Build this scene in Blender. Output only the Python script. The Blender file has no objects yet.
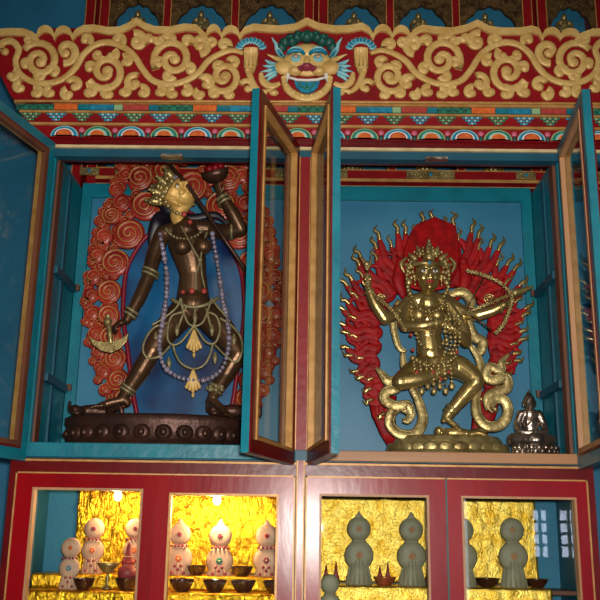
import bpy, math, random
from mathutils import Vector, Matrix
random.seed(7)
PI = math.pi
SC = bpy.context.scene
COL = SC.collection
V = Vector

# ------------------------------------------------------------------ camera
CAM = V((0.0223, -2.216, 1.5)); YAW, PITCH, ROLL, FPX = -0.014, 0.2628, 0.016, 883.87
H = 1.5244                                     # height of the cabinet's zero line above the floor
_f = V((math.sin(YAW)*math.cos(PITCH), math.cos(YAW)*math.cos(PITCH), math.sin(PITCH)))
_r = V((math.cos(YAW), -math.sin(YAW), 0)); _u = _r.cross(_f)
RR = math.cos(ROLL)*_r + math.sin(ROLL)*_u; UU = -math.sin(ROLL)*_r + math.cos(ROLL)*_u
cd = bpy.data.cameras.new('camera'); cam = bpy.data.objects.new('camera', cd); COL.objects.link(cam)
cam.matrix_world = Matrix(((RR.x, UU.x, -_f.x, CAM.x), (RR.y, UU.y, -_f.y, CAM.y), (RR.z, UU.z, -_f.z, CAM.z), (0, 0, 0, 1)))
cd.sensor_width = 36; cd.lens = FPX/600*36; cd.clip_start = 0.02
SC.camera = cam
# ------------------------------------------------------------------ world, exposure
w = bpy.data.worlds.new('world'); SC.world = w; w.use_nodes = True
w.node_tree.nodes['Background'].inputs[0].default_value = (0.75, 0.85, 1.0, 1)
w.node_tree.nodes['Background'].inputs[1].default_value = 0.6
SC.view_settings.view_transform = 'Standard'; SC.view_settings.look = 'None'
SC.view_settings.gamma = 1; SC.view_settings.use_curve_mapping = False
SC.view_settings.exposure = 0.0
def area(name, loc, target, sx, sy, power, col):
    l = bpy.data.lights.new(name, 'AREA'); l.shape = 'RECTANGLE'; l.size = sx; l.size_y = sy
    l.energy = power; l.color = col
    o = bpy.data.objects.new(name, l); COL.objects.link(o); o.location = loc
    o.rotation_euler = (V(target)-V(loc)).to_track_quat('-Z', 'Y').to_euler(); return o
# the photographer's flash, a hand above the lens
fl = bpy.data.lights.new('camera_flash', 'SPOT'); fl.energy = 165; fl.color = (1.0, 0.95, 0.88)
fl.spot_size = math.radians(74); fl.spot_blend = 0.7; fl.shadow_soft_size = 0.03
fo = bpy.data.objects.new('camera_flash', fl); COL.objects.link(fo); fo.location = CAM + V((0.03, -0.03, 0.05))
fo.rotation_euler = (V((0.03, 0, H+0.42))-fo.location).to_track_quat('-Z', 'Y').to_euler()
# daylight through the room's windows and doorway behind
area('window_daylight', (1.36, -6.4, 1.55), (0.4, 0, 1.4), 0.3, 1.5, 9, (0.85, 0.90, 1.0))
area('overhead_ambient_fill', (0.0, -2.9, 3.05), (0, -0.3, 1.8), 1.6, 0.8, 9, (1.0, 0.93, 0.82))  # added weak ambient fill from overhead, no lamp hangs there

def at(px, py, Y):
    d = _f*FPX + RR*(px-300) - UU*(py-300)
    return CAM + d*((Y-CAM.y)/d.y)
def zpx(py, Y, px=304): return at(px, py, Y).z
def xpx(px, Y, py=400): return at(px, py, Y).x
def M(Y): return (Y-CAM.y)/FPX*1.0             # metres per pixel at depth Y

# ------------------------------------------------------------------ materials
def lin(c): return tuple((v/255/12.92 if v/255 <= 0.04045 else ((v/255+0.055)/1.055)**2.4) for v in c)+(1,)
def mat(name, c, rough=0.5, metal=0.0, c2=None, scale=8, bump=0.0, bscale=60, spec=0.5, coat=0.0, stretch=(1,1,1), emit=None, estr=0, detail=3, contrast=(0.35, 0.7)):
    m = bpy.data.materials.new(name); m.use_nodes = True; nt = m.node_tree; b = nt.nodes['Principled BSDF']
    b.inputs['Base Color'].default_value = lin(c); b.inputs['Roughness'].default_value = rough
    b.inputs['Metallic'].default_value = metal; b.inputs['Specular IOR Level'].default_value = spec
    b.inputs['Coat Weight'].default_value = coat; b.inputs['Coat Roughness'].default_value = 0.15
    tc = nt.nodes.new('ShaderNodeTexCoord'); mp = nt.nodes.new('ShaderNodeMapping'); mp.inputs['Scale'].default_value = stretch
    nt.links.new(tc.outputs['Object'], mp.inputs['Vector'])
    if c2 is not None:
        n = nt.nodes.new('ShaderNodeTexNoise'); n.inputs['Scale'].default_value = scale; n.inputs['Detail'].default_value = detail
        nt.links.new(mp.outputs['Vector'], n.inputs['Vector'])
        r = nt.nodes.new('ShaderNodeValToRGB'); r.color_ramp.elements[0].position = contrast[0]; r.color_ramp.elements[1].position = contrast[1]
        r.color_ramp.elements[0].color = lin(c); r.color_ramp.elements[1].color = lin(c2)
        nt.links.new(n.outputs['Fac'], r.inputs['Fac']); nt.links.new(r.outputs['Color'], b.inputs['Base Color'])
    if bump:
        n2 = nt.nodes.new('ShaderNodeTexNoise'); n2.inputs['Scale'].default_value = bscale; n2.inputs['Detail'].default_value = 4
        nt.links.new(mp.outputs['Vector'], n2.inputs['Vector'])
        bp = nt.nodes.new('ShaderNodeBump'); bp.inputs['Strength'].default_value = bump; bp.inputs['Distance'].default_value = 0.01
        nt.links.new(n2.outputs['Fac'], bp.inputs['Height']); nt.links.new(bp.outputs['Normal'], b.inputs['Normal'])
    if emit:
        b.inputs['Emission Color'].default_value = lin(emit); b.inputs['Emission Strength'].default_value = estr
    return m
TEAL = mat('teal_paint', (8, 122, 138), 0.38, c2=(5, 104, 122), scale=14, bump=0.15, bscale=40)
TEALD = mat('dark_teal_paint', (10, 84, 104), 0.5, c2=(8, 70, 92), scale=9)
BLUE = mat('blue_wall_paint', (34, 112, 146), 0.55, c2=(28, 100, 134), scale=5, bump=0.1, bscale=90)
PANEL = mat('blue_panel_paint', (50, 124, 156), 0.45, c2=(42, 112, 146), scale=6)
NAVY = mat('shade_patched_blue_lacquer', (14, 92, 140), 0.3, c2=(8, 30, 76), scale=3.5, coat=0.1, contrast=(0.4, 0.56))  # navy patches put the statue's shade into the backplate blue
RED = mat('red_paint', (142, 12, 20), 0.42, c2=(122, 8, 14), scale=10, bump=0.12, bscale=50, spec=0.35)
REDD = mat('dark_red_paint', (108, 12, 16), 0.3, c2=(86, 9, 12), scale=12, bump=0.06, bscale=40, spec=0.3)
LAQ = mat('red_lacquer_frame', (152, 10, 20), 0.24, c2=(120, 8, 16), scale=7, bump=0.04, bscale=40, spec=0.3, coat=0.0, stretch=(1, 1, 0.3))
GPAINT = mat('gold_paint', (222, 184, 112), 0.45, 0.1, c2=(200, 158, 86), scale=25, bump=0.25, bscale=110)
GLINE = mat('gold_line_paint', (200, 150, 86), 0.45, 0.2, c2=(170, 118, 56), scale=30)
WOODL = mat('light_wood', (190, 140, 98), 0.5, c2=(160, 108, 70), scale=10, stretch=(1, 1, 0.15), bump=0.1)
WOODH = mat('light_wood_board', (178, 128, 84), 0.5, c2=(150, 100, 62), scale=10, stretch=(0.15, 1, 1), bump=0.1)
WOODB = mat('brown_wood', (112, 66, 42), 0.5, c2=(92, 50, 34), scale=12, stretch=(1, 1, 0.2))
BRONZE = mat('dark_bronze', (112, 82, 56), 0.36, 0.66, c2=(80, 55, 38), scale=9, bump=0.1, bscale=60)
BRONZEB = mat('brown_bronze_base', (84, 54, 42), 0.42, 0.6, c2=(60, 38, 32), scale=14, bump=0.2, bscale=60)
GOLD = mat('gilded_metal', (206, 180, 116), 0.3, 0.82, c2=(166, 140, 84), scale=12, bump=0.12, bscale=70)
GOLDM = mat('matt_gold_face', (226, 184, 104), 0.5, 0.3, c2=(196, 148, 66), scale=14)
BRASS = mat('old_brass', (190, 170, 112), 0.38, 0.65, c2=(128, 106, 62), scale=30, bump=0.2, bscale=90)
BRASSD = mat('dark_brass', (128, 98, 58), 0.45, 0.6, c2=(70, 48, 30), scale=50, bump=0.3, bscale=90)  # darker brass for the filigree arches
SILVER = mat('tarnished_silver', (196, 180, 164), 0.28, 0.92, c2=(104, 84, 74), scale=24, bump=0.2, bscale=120)
FLAME = mat('red_flame_lacquer', (168, 14, 16), 0.55, c2=(120, 8, 12), scale=40, spec=0.25, bump=0.2, bscale=80)
CORAL = mat('coral_red_lacquer', (178, 60, 40), 0.36, c2=(134, 34, 26), scale=20, bump=0.15, bscale=80)
CRIMS = mat('crimson_rim', (128, 14, 34), 0.35)
BLACK = mat('black_paint', (14, 12, 14), 0.5)
HAIR = mat('dark_hair', (20, 16, 26), 0.45)
GREEN = mat('green_paint', (34, 128, 96), 0.5, c2=(20, 96, 76), scale=60)
DGREEN = mat('dark_green_paint', (26, 84, 74), 0.5, c2=(18, 66, 62), scale=30)
LGREEN = mat('pale_green_paint', (140, 176, 130), 0.5)
CYAN = mat('turquoise_paint', (20, 140, 170), 0.5, c2=(12, 104, 140), scale=70)
PCYAN = mat('pale_turquoise_paint', (120, 190, 200), 0.5, c2=(160, 206, 206), scale=40)
ORANGE = mat('orange_paint', (222, 110, 40), 0.5, c2=(196, 80, 26), scale=90)
SALMON = mat('brick_red_paint', (180, 66, 54), 0.5, c2=(150, 44, 40), scale=90)
PINK = mat('pink_paint', (206, 96, 120), 0.5)
CREAM = mat('cream_paint', (222, 196, 148), 0.5, c2=(196, 168, 120), scale=30)
WHITE = mat('white_paint', (226, 220, 210), 0.5)
MAGENTA = mat('plum_paint', (150, 52, 72), 0.45, c2=(122, 38, 60), scale=60)
BEAD = mat('lilac_grey_beads', (150, 140, 158), 0.3, c2=(96, 84, 96), scale=60, coat=0.3)
BONE = mat('greenish_bone_net', (150, 140, 100), 0.45, 0.3, c2=(118, 106, 72), scale=50)
BUTTER = mat('cream_butter', (200, 160, 132), 0.55, c2=(178, 138, 112), scale=40)
BUTTERG = mat('grey_green_butter', (146, 138, 112), 0.55, c2=(128, 122, 98), scale=40)
FAINT = mat('muted_peach_butter', (176, 128, 92), 0.55)  # dull peach for the faint flowers on the right-hand sculptures
BUTTERR = mat('brick_pink_butter', (150, 58, 58), 0.5, c2=(124, 40, 44), scale=60)
COPPER = mat('copper', (216, 122, 80), 0.3, 0.55, c2=(176, 90, 56), scale=30)
BOWLD = mat('dark_glazed_bowl', (44, 22, 20), 0.2, c2=(70, 34, 24), scale=20, coat=0.5)
WATER = mat('bowl_liquid', (60, 40, 30), 0.05, coat=1)
PLASTER = mat('plaster', (150, 140, 122), 0.8, c2=(132, 124, 108), scale=3)
FLOORM = mat('floor_boards', (96, 62, 40), 0.5, c2=(74, 46, 30), scale=4, stretch=(1, 8, 1))
BULB = mat('lit_bulb', (255, 220, 150), 0.3, emit=(255, 205, 120), estr=14)
SKYL = mat('window_daylight_pane', (200, 215, 235), 0.3, emit=(214, 228, 255), estr=14.0)
def foil(nm='crinkled_gold_foil', st=0.9, sc=34, ro=0.3, c=(232, 178, 40), vs=1.0):
    m = mat(nm, c, ro, 0.95, c2=(214, 158, 34), scale=30)
    nt = m.node_tree; b = nt.nodes['Principled BSDF']; tc = nt.nodes.new('ShaderNodeTexCoord')
    v = nt.nodes.new('ShaderNodeTexNoise'); v.inputs['Scale'].default_value = sc; v.inputs['Detail'].default_value = 5; v.inputs['Distortion'].default_value = 1.6
    v2 = nt.nodes.new('ShaderNodeTexVoronoi'); v2.inputs['Scale'].default_value = 190
    a = nt.nodes.new('ShaderNodeMath'); a.operation = 'MULTIPLY_ADD'; a.inputs[1].default_value = 0.16
    mp = nt.nodes.new('ShaderNodeMapping'); mp.inputs['Scale'].default_value = (1, 1, vs); nt.links.new(tc.outputs['Object'], mp.inputs['Vector'])
    nt.links.new(mp.outputs['Vector'], v.inputs['Vector']); nt.links.new(tc.outputs['Object'], v2.inputs['Vector'])
    nt.links.new(v2.outputs['Distance'], a.inputs[0]); nt.links.new(v.outputs['Fac'], a.inputs[2])
    bp = nt.nodes.new('ShaderNodeBump'); bp.inputs['Strength'].default_value = st; bp.inputs['Distance'].default_value = 0.012
    nt.links.new(a.outputs[0], bp.inputs['Height']); nt.links.new(bp.outputs['Normal'], b.inputs['Normal'])
    return m
FOIL = foil(st=0.55, sc=70, vs=0.35)
FOILR = foil('fine_glare_gold_foil', 0.26, 110, 0.42, (248, 212, 104))  # paler than the left foil: flash glare put into the colour
def glass():
    m = bpy.data.materials.new('door_glass'); m.use_nodes = True; nt = m.node_tree
    for n in list(nt.nodes): nt.nodes.remove(n)
    o = nt.nodes.new('ShaderNodeOutputMaterial'); t = nt.nodes.new('ShaderNodeBsdfTransparent'); g = nt.nodes.new('ShaderNodeBsdfGlossy')
    t.inputs[0].default_value = (0.95, 0.98, 0.97, 1); g.inputs['Roughness'].default_value = 0.015
    f = nt.nodes.new('ShaderNodeFresnel'); f.inputs[0].default_value = 1.5; mx = nt.nodes.new('ShaderNodeMixShader')
    geo = nt.nodes.new('ShaderNodeNewGeometry'); inv = nt.nodes.new('ShaderNodeMath'); inv.operation = 'SUBTRACT'; inv.inputs[0].default_value = 1
    mu = nt.nodes.new('ShaderNodeMath'); mu.operation = 'MULTIPLY'
    nt.links.new(geo.outputs['Backfacing'], inv.inputs[1]); nt.links.new(inv.outputs[0], mu.inputs[0]); nt.links.new(f.outputs[0], mu.inputs[1])
    nt.links.new(mu.outputs[0], mx.inputs[0]); nt.links.new(t.outputs[0], mx.inputs[1]); nt.links.new(g.outputs[0], mx.inputs[2]); nt.links.new(mx.outputs[0], o.inputs[0])
    return m
GLASS = glass()

# ------------------------------------------------------------------ helpers
def tag(o, label=None, cat=None, group=None, kind=None):
    if label: o['label'] = label
    if cat: o['category'] = cat
    if group: o['group'] = group
    if kind: o['kind'] = kind
    return o
def wloc(o):
    p = V((0, 0, 0))
    while o: p += V(o.location); o = o.parent
    return p
def empty(name, loc, label=None, cat=None, group=None, kind=None):
    o = bpy.data.objects.new(name, None); o.empty_display_size = 0.05; COL.objects.link(o); o.location = loc
    return tag(o, label, cat, group, kind)
def copy_tree(o, parent=None):
    c = o.copy(); COL.objects.link(c); c.parent = parent
    for ch in [x for x in bpy.data.objects if x.parent == o]: copy_tree(ch, c)
    return c
def smooth_path(P, n=6, closed=False):
    P = [V(p) for p in P]; out = []; N = len(P)
    rng = range(N) if closed else range(N-1)
    for i in rng:
        if closed: a, b, c, d = P[i-1], P[i], P[(i+1) % N], P[(i+2) % N]
        else: a, b, c, d = P[max(i-1, 0)], P[i], P[i+1], P[min(i+2, N-1)]
        for k in range(n):
            t = k/n
            out.append(0.5*((2*b)+(c-a)*t+(2*a-5*b+4*c-d)*t*t+(3*b-a-3*c+d)*t**3))
    if not closed: out.append(P[-1])
    return out
def interp(vals, m):
    out = []
    for i in range(m):
        t = i/(m-1)*(len(vals)-1); k = min(int(t), len(vals)-2); out.append(vals[k]*(1-(t-k))+vals[k+1]*(t-k))
    return out
class MB:
    def __init__(s): s.v = []; s.f = []; s.mi = []; s.sm = []; s.m = 0; s.mats = []
    def use(s, m):
        if m not in s.mats: s.mats.append(m)
        s.m = s.mats.index(m); return s
    def add(s, vs, fs, smooth=False):
        o = len(s.v); s.v += [tuple(p) for p in vs]
        for f in fs: s.f.append(tuple(i+o for i in f)); s.mi.append(s.m); s.sm.append(smooth)
    def box(s, x0, x1, y0, y1, z0, z1):
        vs = [(x, y, z) for x in (x0, x1) for y in (y0, y1) for z in (z0, z1)]
        s.add(vs, [(0, 1, 3, 2), (4, 6, 7, 5), (0, 4, 5, 1), (2, 3, 7, 6), (0, 2, 6, 4), (1, 5, 7, 3)]); return s
    def obox(s, o, a, b, c, ra, rb, rc):       # box in frame a,b,c with ranges
        vs = [V(o)+a*i+b*j+c*k for i in ra for j in rb for k in rc]
        s.add(vs, [(0, 1, 3, 2), (4, 6, 7, 5), (0, 4, 5, 1), (2, 3, 7, 6), (0, 2, 6, 4), (1, 5, 7, 3)]); return s
    def tube(s, P, R, n=8, flat=1.0, caps=True, closed=False):
        P = [V(p) for p in P]; N = len(P)
        if not hasattr(R, '__len__'): R = [R]*N
        if len(R) != N: R = interp(R, N)
        rings = []; prev = None
        for i in range(N):
            if closed: t = P[(i+1) % N]-P[i-1]
            else: t = P[min(i+1, N-1)]-P[max(i-1, 0)]
            if t.length < 1e-9: t = V((0, 0, 1))
            t.normalize()
            if prev is None:
                prev = V((0, -1, 0)) if abs(t.y) < 0.9 else V((1, 0, 0))
            a = prev-t*prev.dot(t)
            if a.length < 1e-6: a = t.orthogonal()
            a.normalize(); prev = a; b = t.cross(a)
            rings.append([P[i]+(a*flat*math.cos(2*PI*k/n)+b*math.sin(2*PI*k/n))*R[i] for k in range(n)])
        vs = [p for r in rings for p in r]; fs = []
        for i in range(N if closed else N-1):
            j = (i+1) % N
            for k in range(n): fs.append((i*n+k, i*n+(k+1) % n, j*n+(k+1) % n, j*n+k))
        if caps and not closed: fs += [tuple(range(n))[::-1], tuple((N-1)*n+k for k in range(n))]
        s.add(vs, fs, True); return s
    def ell(s, c, r, n=10, m=8, axes=None):
        c = V(c); r = (r, r, r) if not hasattr(r, '__len__') else r
        A = axes or (V((1, 0, 0)), V((0, 1, 0)), V((0, 0, 1)))
        vs = [c+A[2]*r[2]]; fs = []
        for i in range(1, m):
            th = PI*i/m
            for k in range(n):
                ph = 2*PI*k/n
                vs.append(c+A[0]*r[0]*math.sin(th)*math.cos(ph)+A[1]*r[1]*math.sin(th)*math.sin(ph)+A[2]*r[2]*math.cos(th))
        vs.append(c-A[2]*r[2])
        for k in range(n): fs.append((0, 1+k, 1+(k+1) % n))
        for i in range(m-2):
            for k in range(n): fs.append((1+i*n+k, 1+(i+1)*n+k, 1+(i+1)*n+(k+1) % n, 1+i*n+(k+1) % n))
        L = len(vs)-1
        for k in range(n): fs.append((L, 1+(m-2)*n+(k+1) % n, 1+(m-2)*n+k))
        s.add(vs, fs, True); return s
    def cap(s, a, b, r0, r1, n=12):            # tapered limb segment with round ends
        s.tube([a, b], [r0, r1], n); s.ell(a, r0, n, 8); s.ell(b, r1, n, 8); return s
    def limb(s, P, R, n=12, flat=1.0):
        Q = smooth_path(P, 5); RRr = interp(R, len(Q)); s.tube(Q, RRr, n, flat); s.ell(Q[0], RRr[0], n, 8); s.ell(Q[-1], RRr[-1], n, 8); return s
    def lathe(s, c, prof, n=24, sx=1, sy=1, ang=(0, 2*PI)):
        c = V(c); vs = []; fs = []
        for r, z in prof:
            for k in range(n): vs.append(c+V((r*sx*math.cos(2*PI*k/n), r*sy*math.sin(2*PI*k/n), z)))
        for i in range(len(prof)-1):
            for k in range(n): fs.append((i*n+k, i*n+(k+1) % n, (i+1)*n+(k+1) % n, (i+1)*n+k))
        fs += [tuple(range(n))[::-1], tuple((len(prof)-1)*n+k for k in range(n))]
        s.add(vs, fs, True); return s
    def prism(s, poly, y0, y1, smooth=False):  # poly of (x,z), extruded in y; y0 is the front
        n = len(poly); vs = [(x, y0, z) for x, z in poly]+[(x, y1, z) for x, z in poly]
        s.add(vs, [tuple(range(n))[::-1], tuple(range(n, 2*n))]+[(i, (i+1) % n, n+(i+1) % n, n+i) for i in range(n)], smooth); return s
    def ribbon(s, P, Wd, y, d, prof=6, pw=0.6):   # rounded relief band on plane y; P = (x,z)
        n = len(P); Wd = interp(Wd, n) if len(Wd) != n else Wd; vs = []; fs = []; k = prof+1
        for i in range(n):
            a = P[max(i-1, 0)]; b = P[min(i+1, n-1)]; tx, tz = b[0]-a[0], b[1]-a[1]; L = math.hypot(tx, tz) or 1; nx, nz = -tz/L, tx/L
            for j in range(k):
                t = PI*j/prof; c = math.cos(t); e = math.sin(t)**pw
                dd = d*min(1, Wd[i]/(max(Wd)*0.5)) if max(Wd) > 0 else d
                vs.append((P[i][0]+nx*c*Wd[i]/2, y-dd*e if 0 < j < prof else y, P[i][1]+nz*c*Wd[i]/2))
        for i in range(n-1):
            for j in range(k-1): fs.append((i*k+j, i*k+j+1, (i+1)*k+j+1, (i+1)*k+j))
            fs.append((i*k, (i+1)*k, (i+1)*k+k-1, i*k+k-1))
        fs += [tuple(range(k)), tuple((n-1)*k+j for j in range(k))[::-1]]
        s.add(vs, fs, True); return s
    def dome(s, x, z, rx, rz, y, d, n=14, rot=0, m=4):
        vs = []; fs = []; cr, sr = math.cos(rot), math.sin(rot)
        for i in range(m):
            th = PI/2*(1-i/m); rr = math.sin(th); h = math.cos(th)
            for k in range(n):
                u = rx*rr*math.cos(2*PI*k/n); w_ = rz*rr*math.sin(2*PI*k/n)
                vs.append((x+u*cr-w_*sr, y-d*h, z+u*sr+w_*cr))
        vs.append((x, y-d, z)); L = len(vs)-1
        for i in range(m-1):
            for k in range(n): fs.append((i*n+k, i*n+(k+1) % n, (i+1)*n+(k+1) % n, (i+1)*n+k))
        for k in range(n): fs.append(((m-1)*n+k, (m-1)*n+(k+1) % n, L))
        fs.append(tuple(range(n))[::-1]); s.add(vs, fs, True); return s
    def build(s, name, m=None, parent=None, remesh=None, bevel=0):
        me = bpy.data.meshes.new(name)
        if parent is not None: off = wloc(parent)
        else:
            xs = [p[0] for p in s.v]; ys = [p[1] for p in s.v]; zs = [p[2] for p in s.v]
            off = V(((min(xs)+max(xs))/2, (min(ys)+max(ys))/2, min(zs)))
        me.from_pydata([(p[0]-off.x, p[1]-off.y, p[2]-off.z) for p in s.v], [], s.f)
        mats = s.mats if s.mats else [m]
        for q in mats: me.materials.append(q)
        if s.mats: me.polygons.foreach_set('material_index', s.mi)
        me.polygons.foreach_set('use_smooth', s.sm); me.update()
        o = bpy.data.objects.new(name, me); COL.objects.link(o)
        if parent is not None: o.parent = parent
        else: o.location = off
        if remesh:
            r = o.modifiers.new('fuse', 'REMESH'); r.mode = 'VOXEL'; r.voxel_size = remesh; r.use_smooth_shade = True
            q = o.modifiers.new('soften', 'SMOOTH'); q.factor = 0.5; q.iterations = 3
        if bevel:
            b = o.modifiers.new('edge', 'BEVEL'); b.width = bevel; b.segments = 2; b.limit_method = 'ANGLE'
        return o
def struct(name, mb, m=None, bevel=0): return tag(mb.build(name, m, bevel=bevel), kind='structure')

# ------------------------------------------------------------------ the room
Y0, Y1, XW = -8.0, 0.50, 3.2
struct('floor', MB().box(-XW, XW, Y0, Y1, -0.05, 0), FLOORM)
struct('ceiling', MB().box(-XW, XW, Y0, Y1, 3.8, 3.85), PLASTER)
struct('wall_front', MB().box(-XW, XW, Y1, Y1+0.1, 0, 3.8), BLUE)
struct('wall_left', MB().box(-XW-0.1, -XW, Y0, Y1, 0, 3.8), BLUE)
struct('wall_right', MB().box(XW, XW+0.1, Y0, Y1, 0, 3.8), PLASTER)
# back wall with a row of small mullioned windows and the entrance
struct('wall_back', MB().box(-XW, XW, Y0-0.1, Y0, 0, 3.8), PLASTER)
def window(i, x0, x1, z0, z1, nx, nz):
    e = empty('window_%d' % i, ((x0+x1)/2, Y0+0.03, z0), kind='structure')
    f = MB(); t = 0.03
    f.box(x0-0.05, x1+0.05, Y0, Y0+0.05, z0-0.05, z0); f.box(x0-0.05, x1+0.05, Y0, Y0+0.05, z1, z1+0.05)
    for k in range(nx+1):
        x = x0+(x1-x0)*k/nx; f.box(x-t/2, x+t/2, Y0, Y0+0.05, z0, z1)
    for k in range(1, nz):
        z = z0+(z1-z0)*k/nz; f.box(x0, x1, Y0, Y0+0.04, z-t/2, z+t/2)
    f.build('window_frame', WOODB, e); MB().box(x0, x1, Y0+0.005, Y0+0.012, z0, z1).build('window_pane', SKYL, e)
window(1, 2.50, 2.68, 1.34, 1.84, 2, 4)
window(2, 2.80, 3.02, 1.34, 1.84, 2, 4)

# ------------------------------------------------------------------ the rear gallery of little arched niches
YG = 0.36
gal = empty('niche_gallery', (0, YG+0.08, H-0.1), 'carved red wall of small arched blue niches with gilt filigree rising behind the cabinet top', 'niche wall')
zsill0, zsill1 = zpx(183, YG), zpx(170, YG)
ztop = zpx(-26, YG); pitch = xpx(385+67, YG, 170)-xpx(385, YG, 170)
b = MB().box(-0.62 - 0.1, 1.02, YG+0.115, YG+0.128, zsill0-0.35, ztop); b.build('back_board', PANEL, gal)
postx = [xpx(p, YG, 20) for p in (167, 235, 390, 456, 600)]
dblx = [xpx(p, YG, 20) for p in (97, 316, 535)]
zr = [zsill1, zpx(92, YG), zpx(76, YG)]
def gpost(x, w, name='post'):
    mb = MB().use(RED); mb.box(x-w/2, x+w/2, YG, YG+0.115, zsill1-0.3, ztop)
    mb.use(GLINE)
    for s in (-1, 1): mb.box(x+s*w/2-0.0015, x+s*w/2+0.0015, YG-0.002, YG+0.004, zsill1-0.02, ztop)
    return mb.build(name, None, gal)
for x in postx: gpost(x, 0.024)
for x in dblx:
    gpost(x-0.024, 0.03); gpost(x+0.024, 0.03)
    MB().box(x-0.008, x+0.008, YG+0.02, YG+0.03, zsill1, ztop).build('post_groove', REDD, gal)
for (a, c) in ((zsill1-0.034, zsill1),):
    MB().box(-0.66, 1.02, YG-0.006, YG+0.115, a, c).build('rail', RED, gal)
MB().box(-0.66, 1.02, YG-0.004, YG+0.115, zpx(88, YG), zpx(72, YG)).build('rail', RED, gal)
fl_ = MB().use(GLINE)
fl_.box(-0.66, 1.02, YG-0.009, YG-0.006, zsill1-0.034, zsill1-0.030); fl_.box(-0.66, 1.02, YG-0.009, YG-0.006, zsill1-0.003, zsill1)
fl_.build('rail_gold_line', None, gal)
MB().box(-0.66, 1.02, YG-0.012, YG+0.1, zsill1-0.056, zsill1-0.042).build('lower_rail', REDD, gal)
MB().use(GLINE).box(-0.66, 1.02, YG-0.014, YG-0.011, zsill1-0.042, zsill1-0.036).box(-0.66, 1.02, YG-0.014, YG-0.011, zsill1-0.060, zsill1-0.056).build('lower_rail_line', None, gal)
# gilt flower panels on the sill
for px in (90, 125, 250, 285, 338, 430, 525, 590):
    cx = xpx(px, YG, 176); mb = MB().use(BRASS); hw = 0.052 if px == 430 else 0.03
    if px == 430: hw = 0.075
    mb.box(cx-hw, cx+hw, YG-0.012, YG-0.006, zsill1-0.029, zsill1-0.004)
    for k in range(int(hw*2/0.008)):
        mb.ell((cx-hw+0.005+k*0.008, YG-0.013, zsill1-0.0165+0.008*math.sin(k*2.1)), (0.004, 0.003, 0.004), 6, 5)
    mb.use(CYAN); mb.ell((cx, YG-0.016, zsill1-0.0165), (0.006, 0.004, 0.006), 10, 6)
    mb.build('flower_panel', None, gal)
# scalloped filigree arches over the top row of niches
allx = sorted([(x, 0.012) for x in postx]+[(x, 0.04) for x in dblx])
nichec = []
for (xa, wa), (xb, wb) in zip(allx[:-1], allx[1:]):
    x0, x1 = xa+wa, xb-wb; cx = (x0+x1)/2; hw = (x1-x0)/2
    if hw > 0.12: continue
    nichec.append((cx, hw))
    zb = zpx(27, YG); zt = zpx(3, YG)
    pts = []
    for t in range(0, 25):                     # five-lobed arch
        u = -1+2*t/24; lob = abs(math.sin((u+1)*PI*2.5))*0.010
        pts.append((cx+u*hw*0.86, zb+0.012+(zt-zb-0.012)*(1-abs(u)**2.2)+lob-0.006))
    poly = [(x0, zb-0.012)]+[(cx-hw*0.86, zb-0.012)]+pts+[(cx+hw*0.86, zb-0.012), (x1, zb-0.012), (x1, ztop), (x0, ztop)]
    mb = MB().use(BRASSD)
    # build as strips so that the concave outline stays clean
    top = ztop
    full = [(x0, zb-0.012)]+pts+[(x1, zb-0.012)]
    for (p, q) in zip(full[:-1], full[1:]):
        if q[0]-p[0] > 1e-5: mb.prism([p, q, (q[0], top), (p[0], top)], YG+0.01, YG+0.022)
    for k in range(90):
        u = random.uniform(-1, 1); x = cx+u*hw*0.95
        zlo = zb+0.012+(zt-zb-0.012)*(1-min(1, abs(u))**2.2)+0.006; z = random.uniform(zlo, zpx(-14, YG))
        mb.ell((x, YG+0.009, z), (random.uniform(.003, .006), 0.004, random.uniform(.003, .006)), 6, 5)
    mb.build('filigree_arch', None, gal)

def buddha_body(mb, s, c=(0, 0, 0), sh=1.0):
    c = V(c); g = lambda x, y, z: c+V((x*s, y*s, z*s))
    mb.limb([g(-.30, 0, .10), g(-.34, -.05, .12), g(0, -.30, .09), g(.10, -.30, .10)], [.11*s, .13*s, .10*s, .06*s])
    mb.limb([g(.30, 0, .10), g(.34, -.05, .12), g(0, -.27, .13), g(-.10, -.28, .14)], [.11*s, .13*s, .10*s, .06*s])
    mb.limb([g(0, 0, .10), g(0, 0, .30), g(0, .0, .48), g(0, 0, .62)], [.20*s, .15*s, .18*s, .13*s], flat=.75)
    mb.limb([g(-.20*sh, 0, .62), g(0, 0, .64), g(.20*sh, 0, .62)], [.08*s, .09*s, .08*s])
    mb.limb([g(-.22*sh, 0, .62), g(-.31*sh, -.02, .42), g(-.24, -.14, .27), g(-.03, -.24, .24)], [.08*s, .07*s, .06*s, .04*s])
    mb.limb([g(.22*sh, 0, .62), g(.31*sh, -.02, .42), g(.24, -.14, .27), g(.03, -.24, .25)], [.08*s, .07*s, .06*s, .04*s])
    mb.cap(g(0, 0, .62), g(0, -.01, .76), .065*s, .06*s)
    mb.ell(g(0, -.01, .86), (.115*s, .13*s, .15*s), 14, 10)
    mb.ell(g(0, -.13, .83), (.02*s, .03*s, .035*s), 8, 6)
    for k in (-1, 1): mb.ell(g(k*.118, .0, .82), (.02*s, .03*s, .065*s), 8, 6)
    mb.ell(g(0, .01, 1.0), (.06*s, .06*s, .05*s)); mb.ell(g(0, .01, 1.06), (.025*s, .025*s, .035*s))
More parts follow.
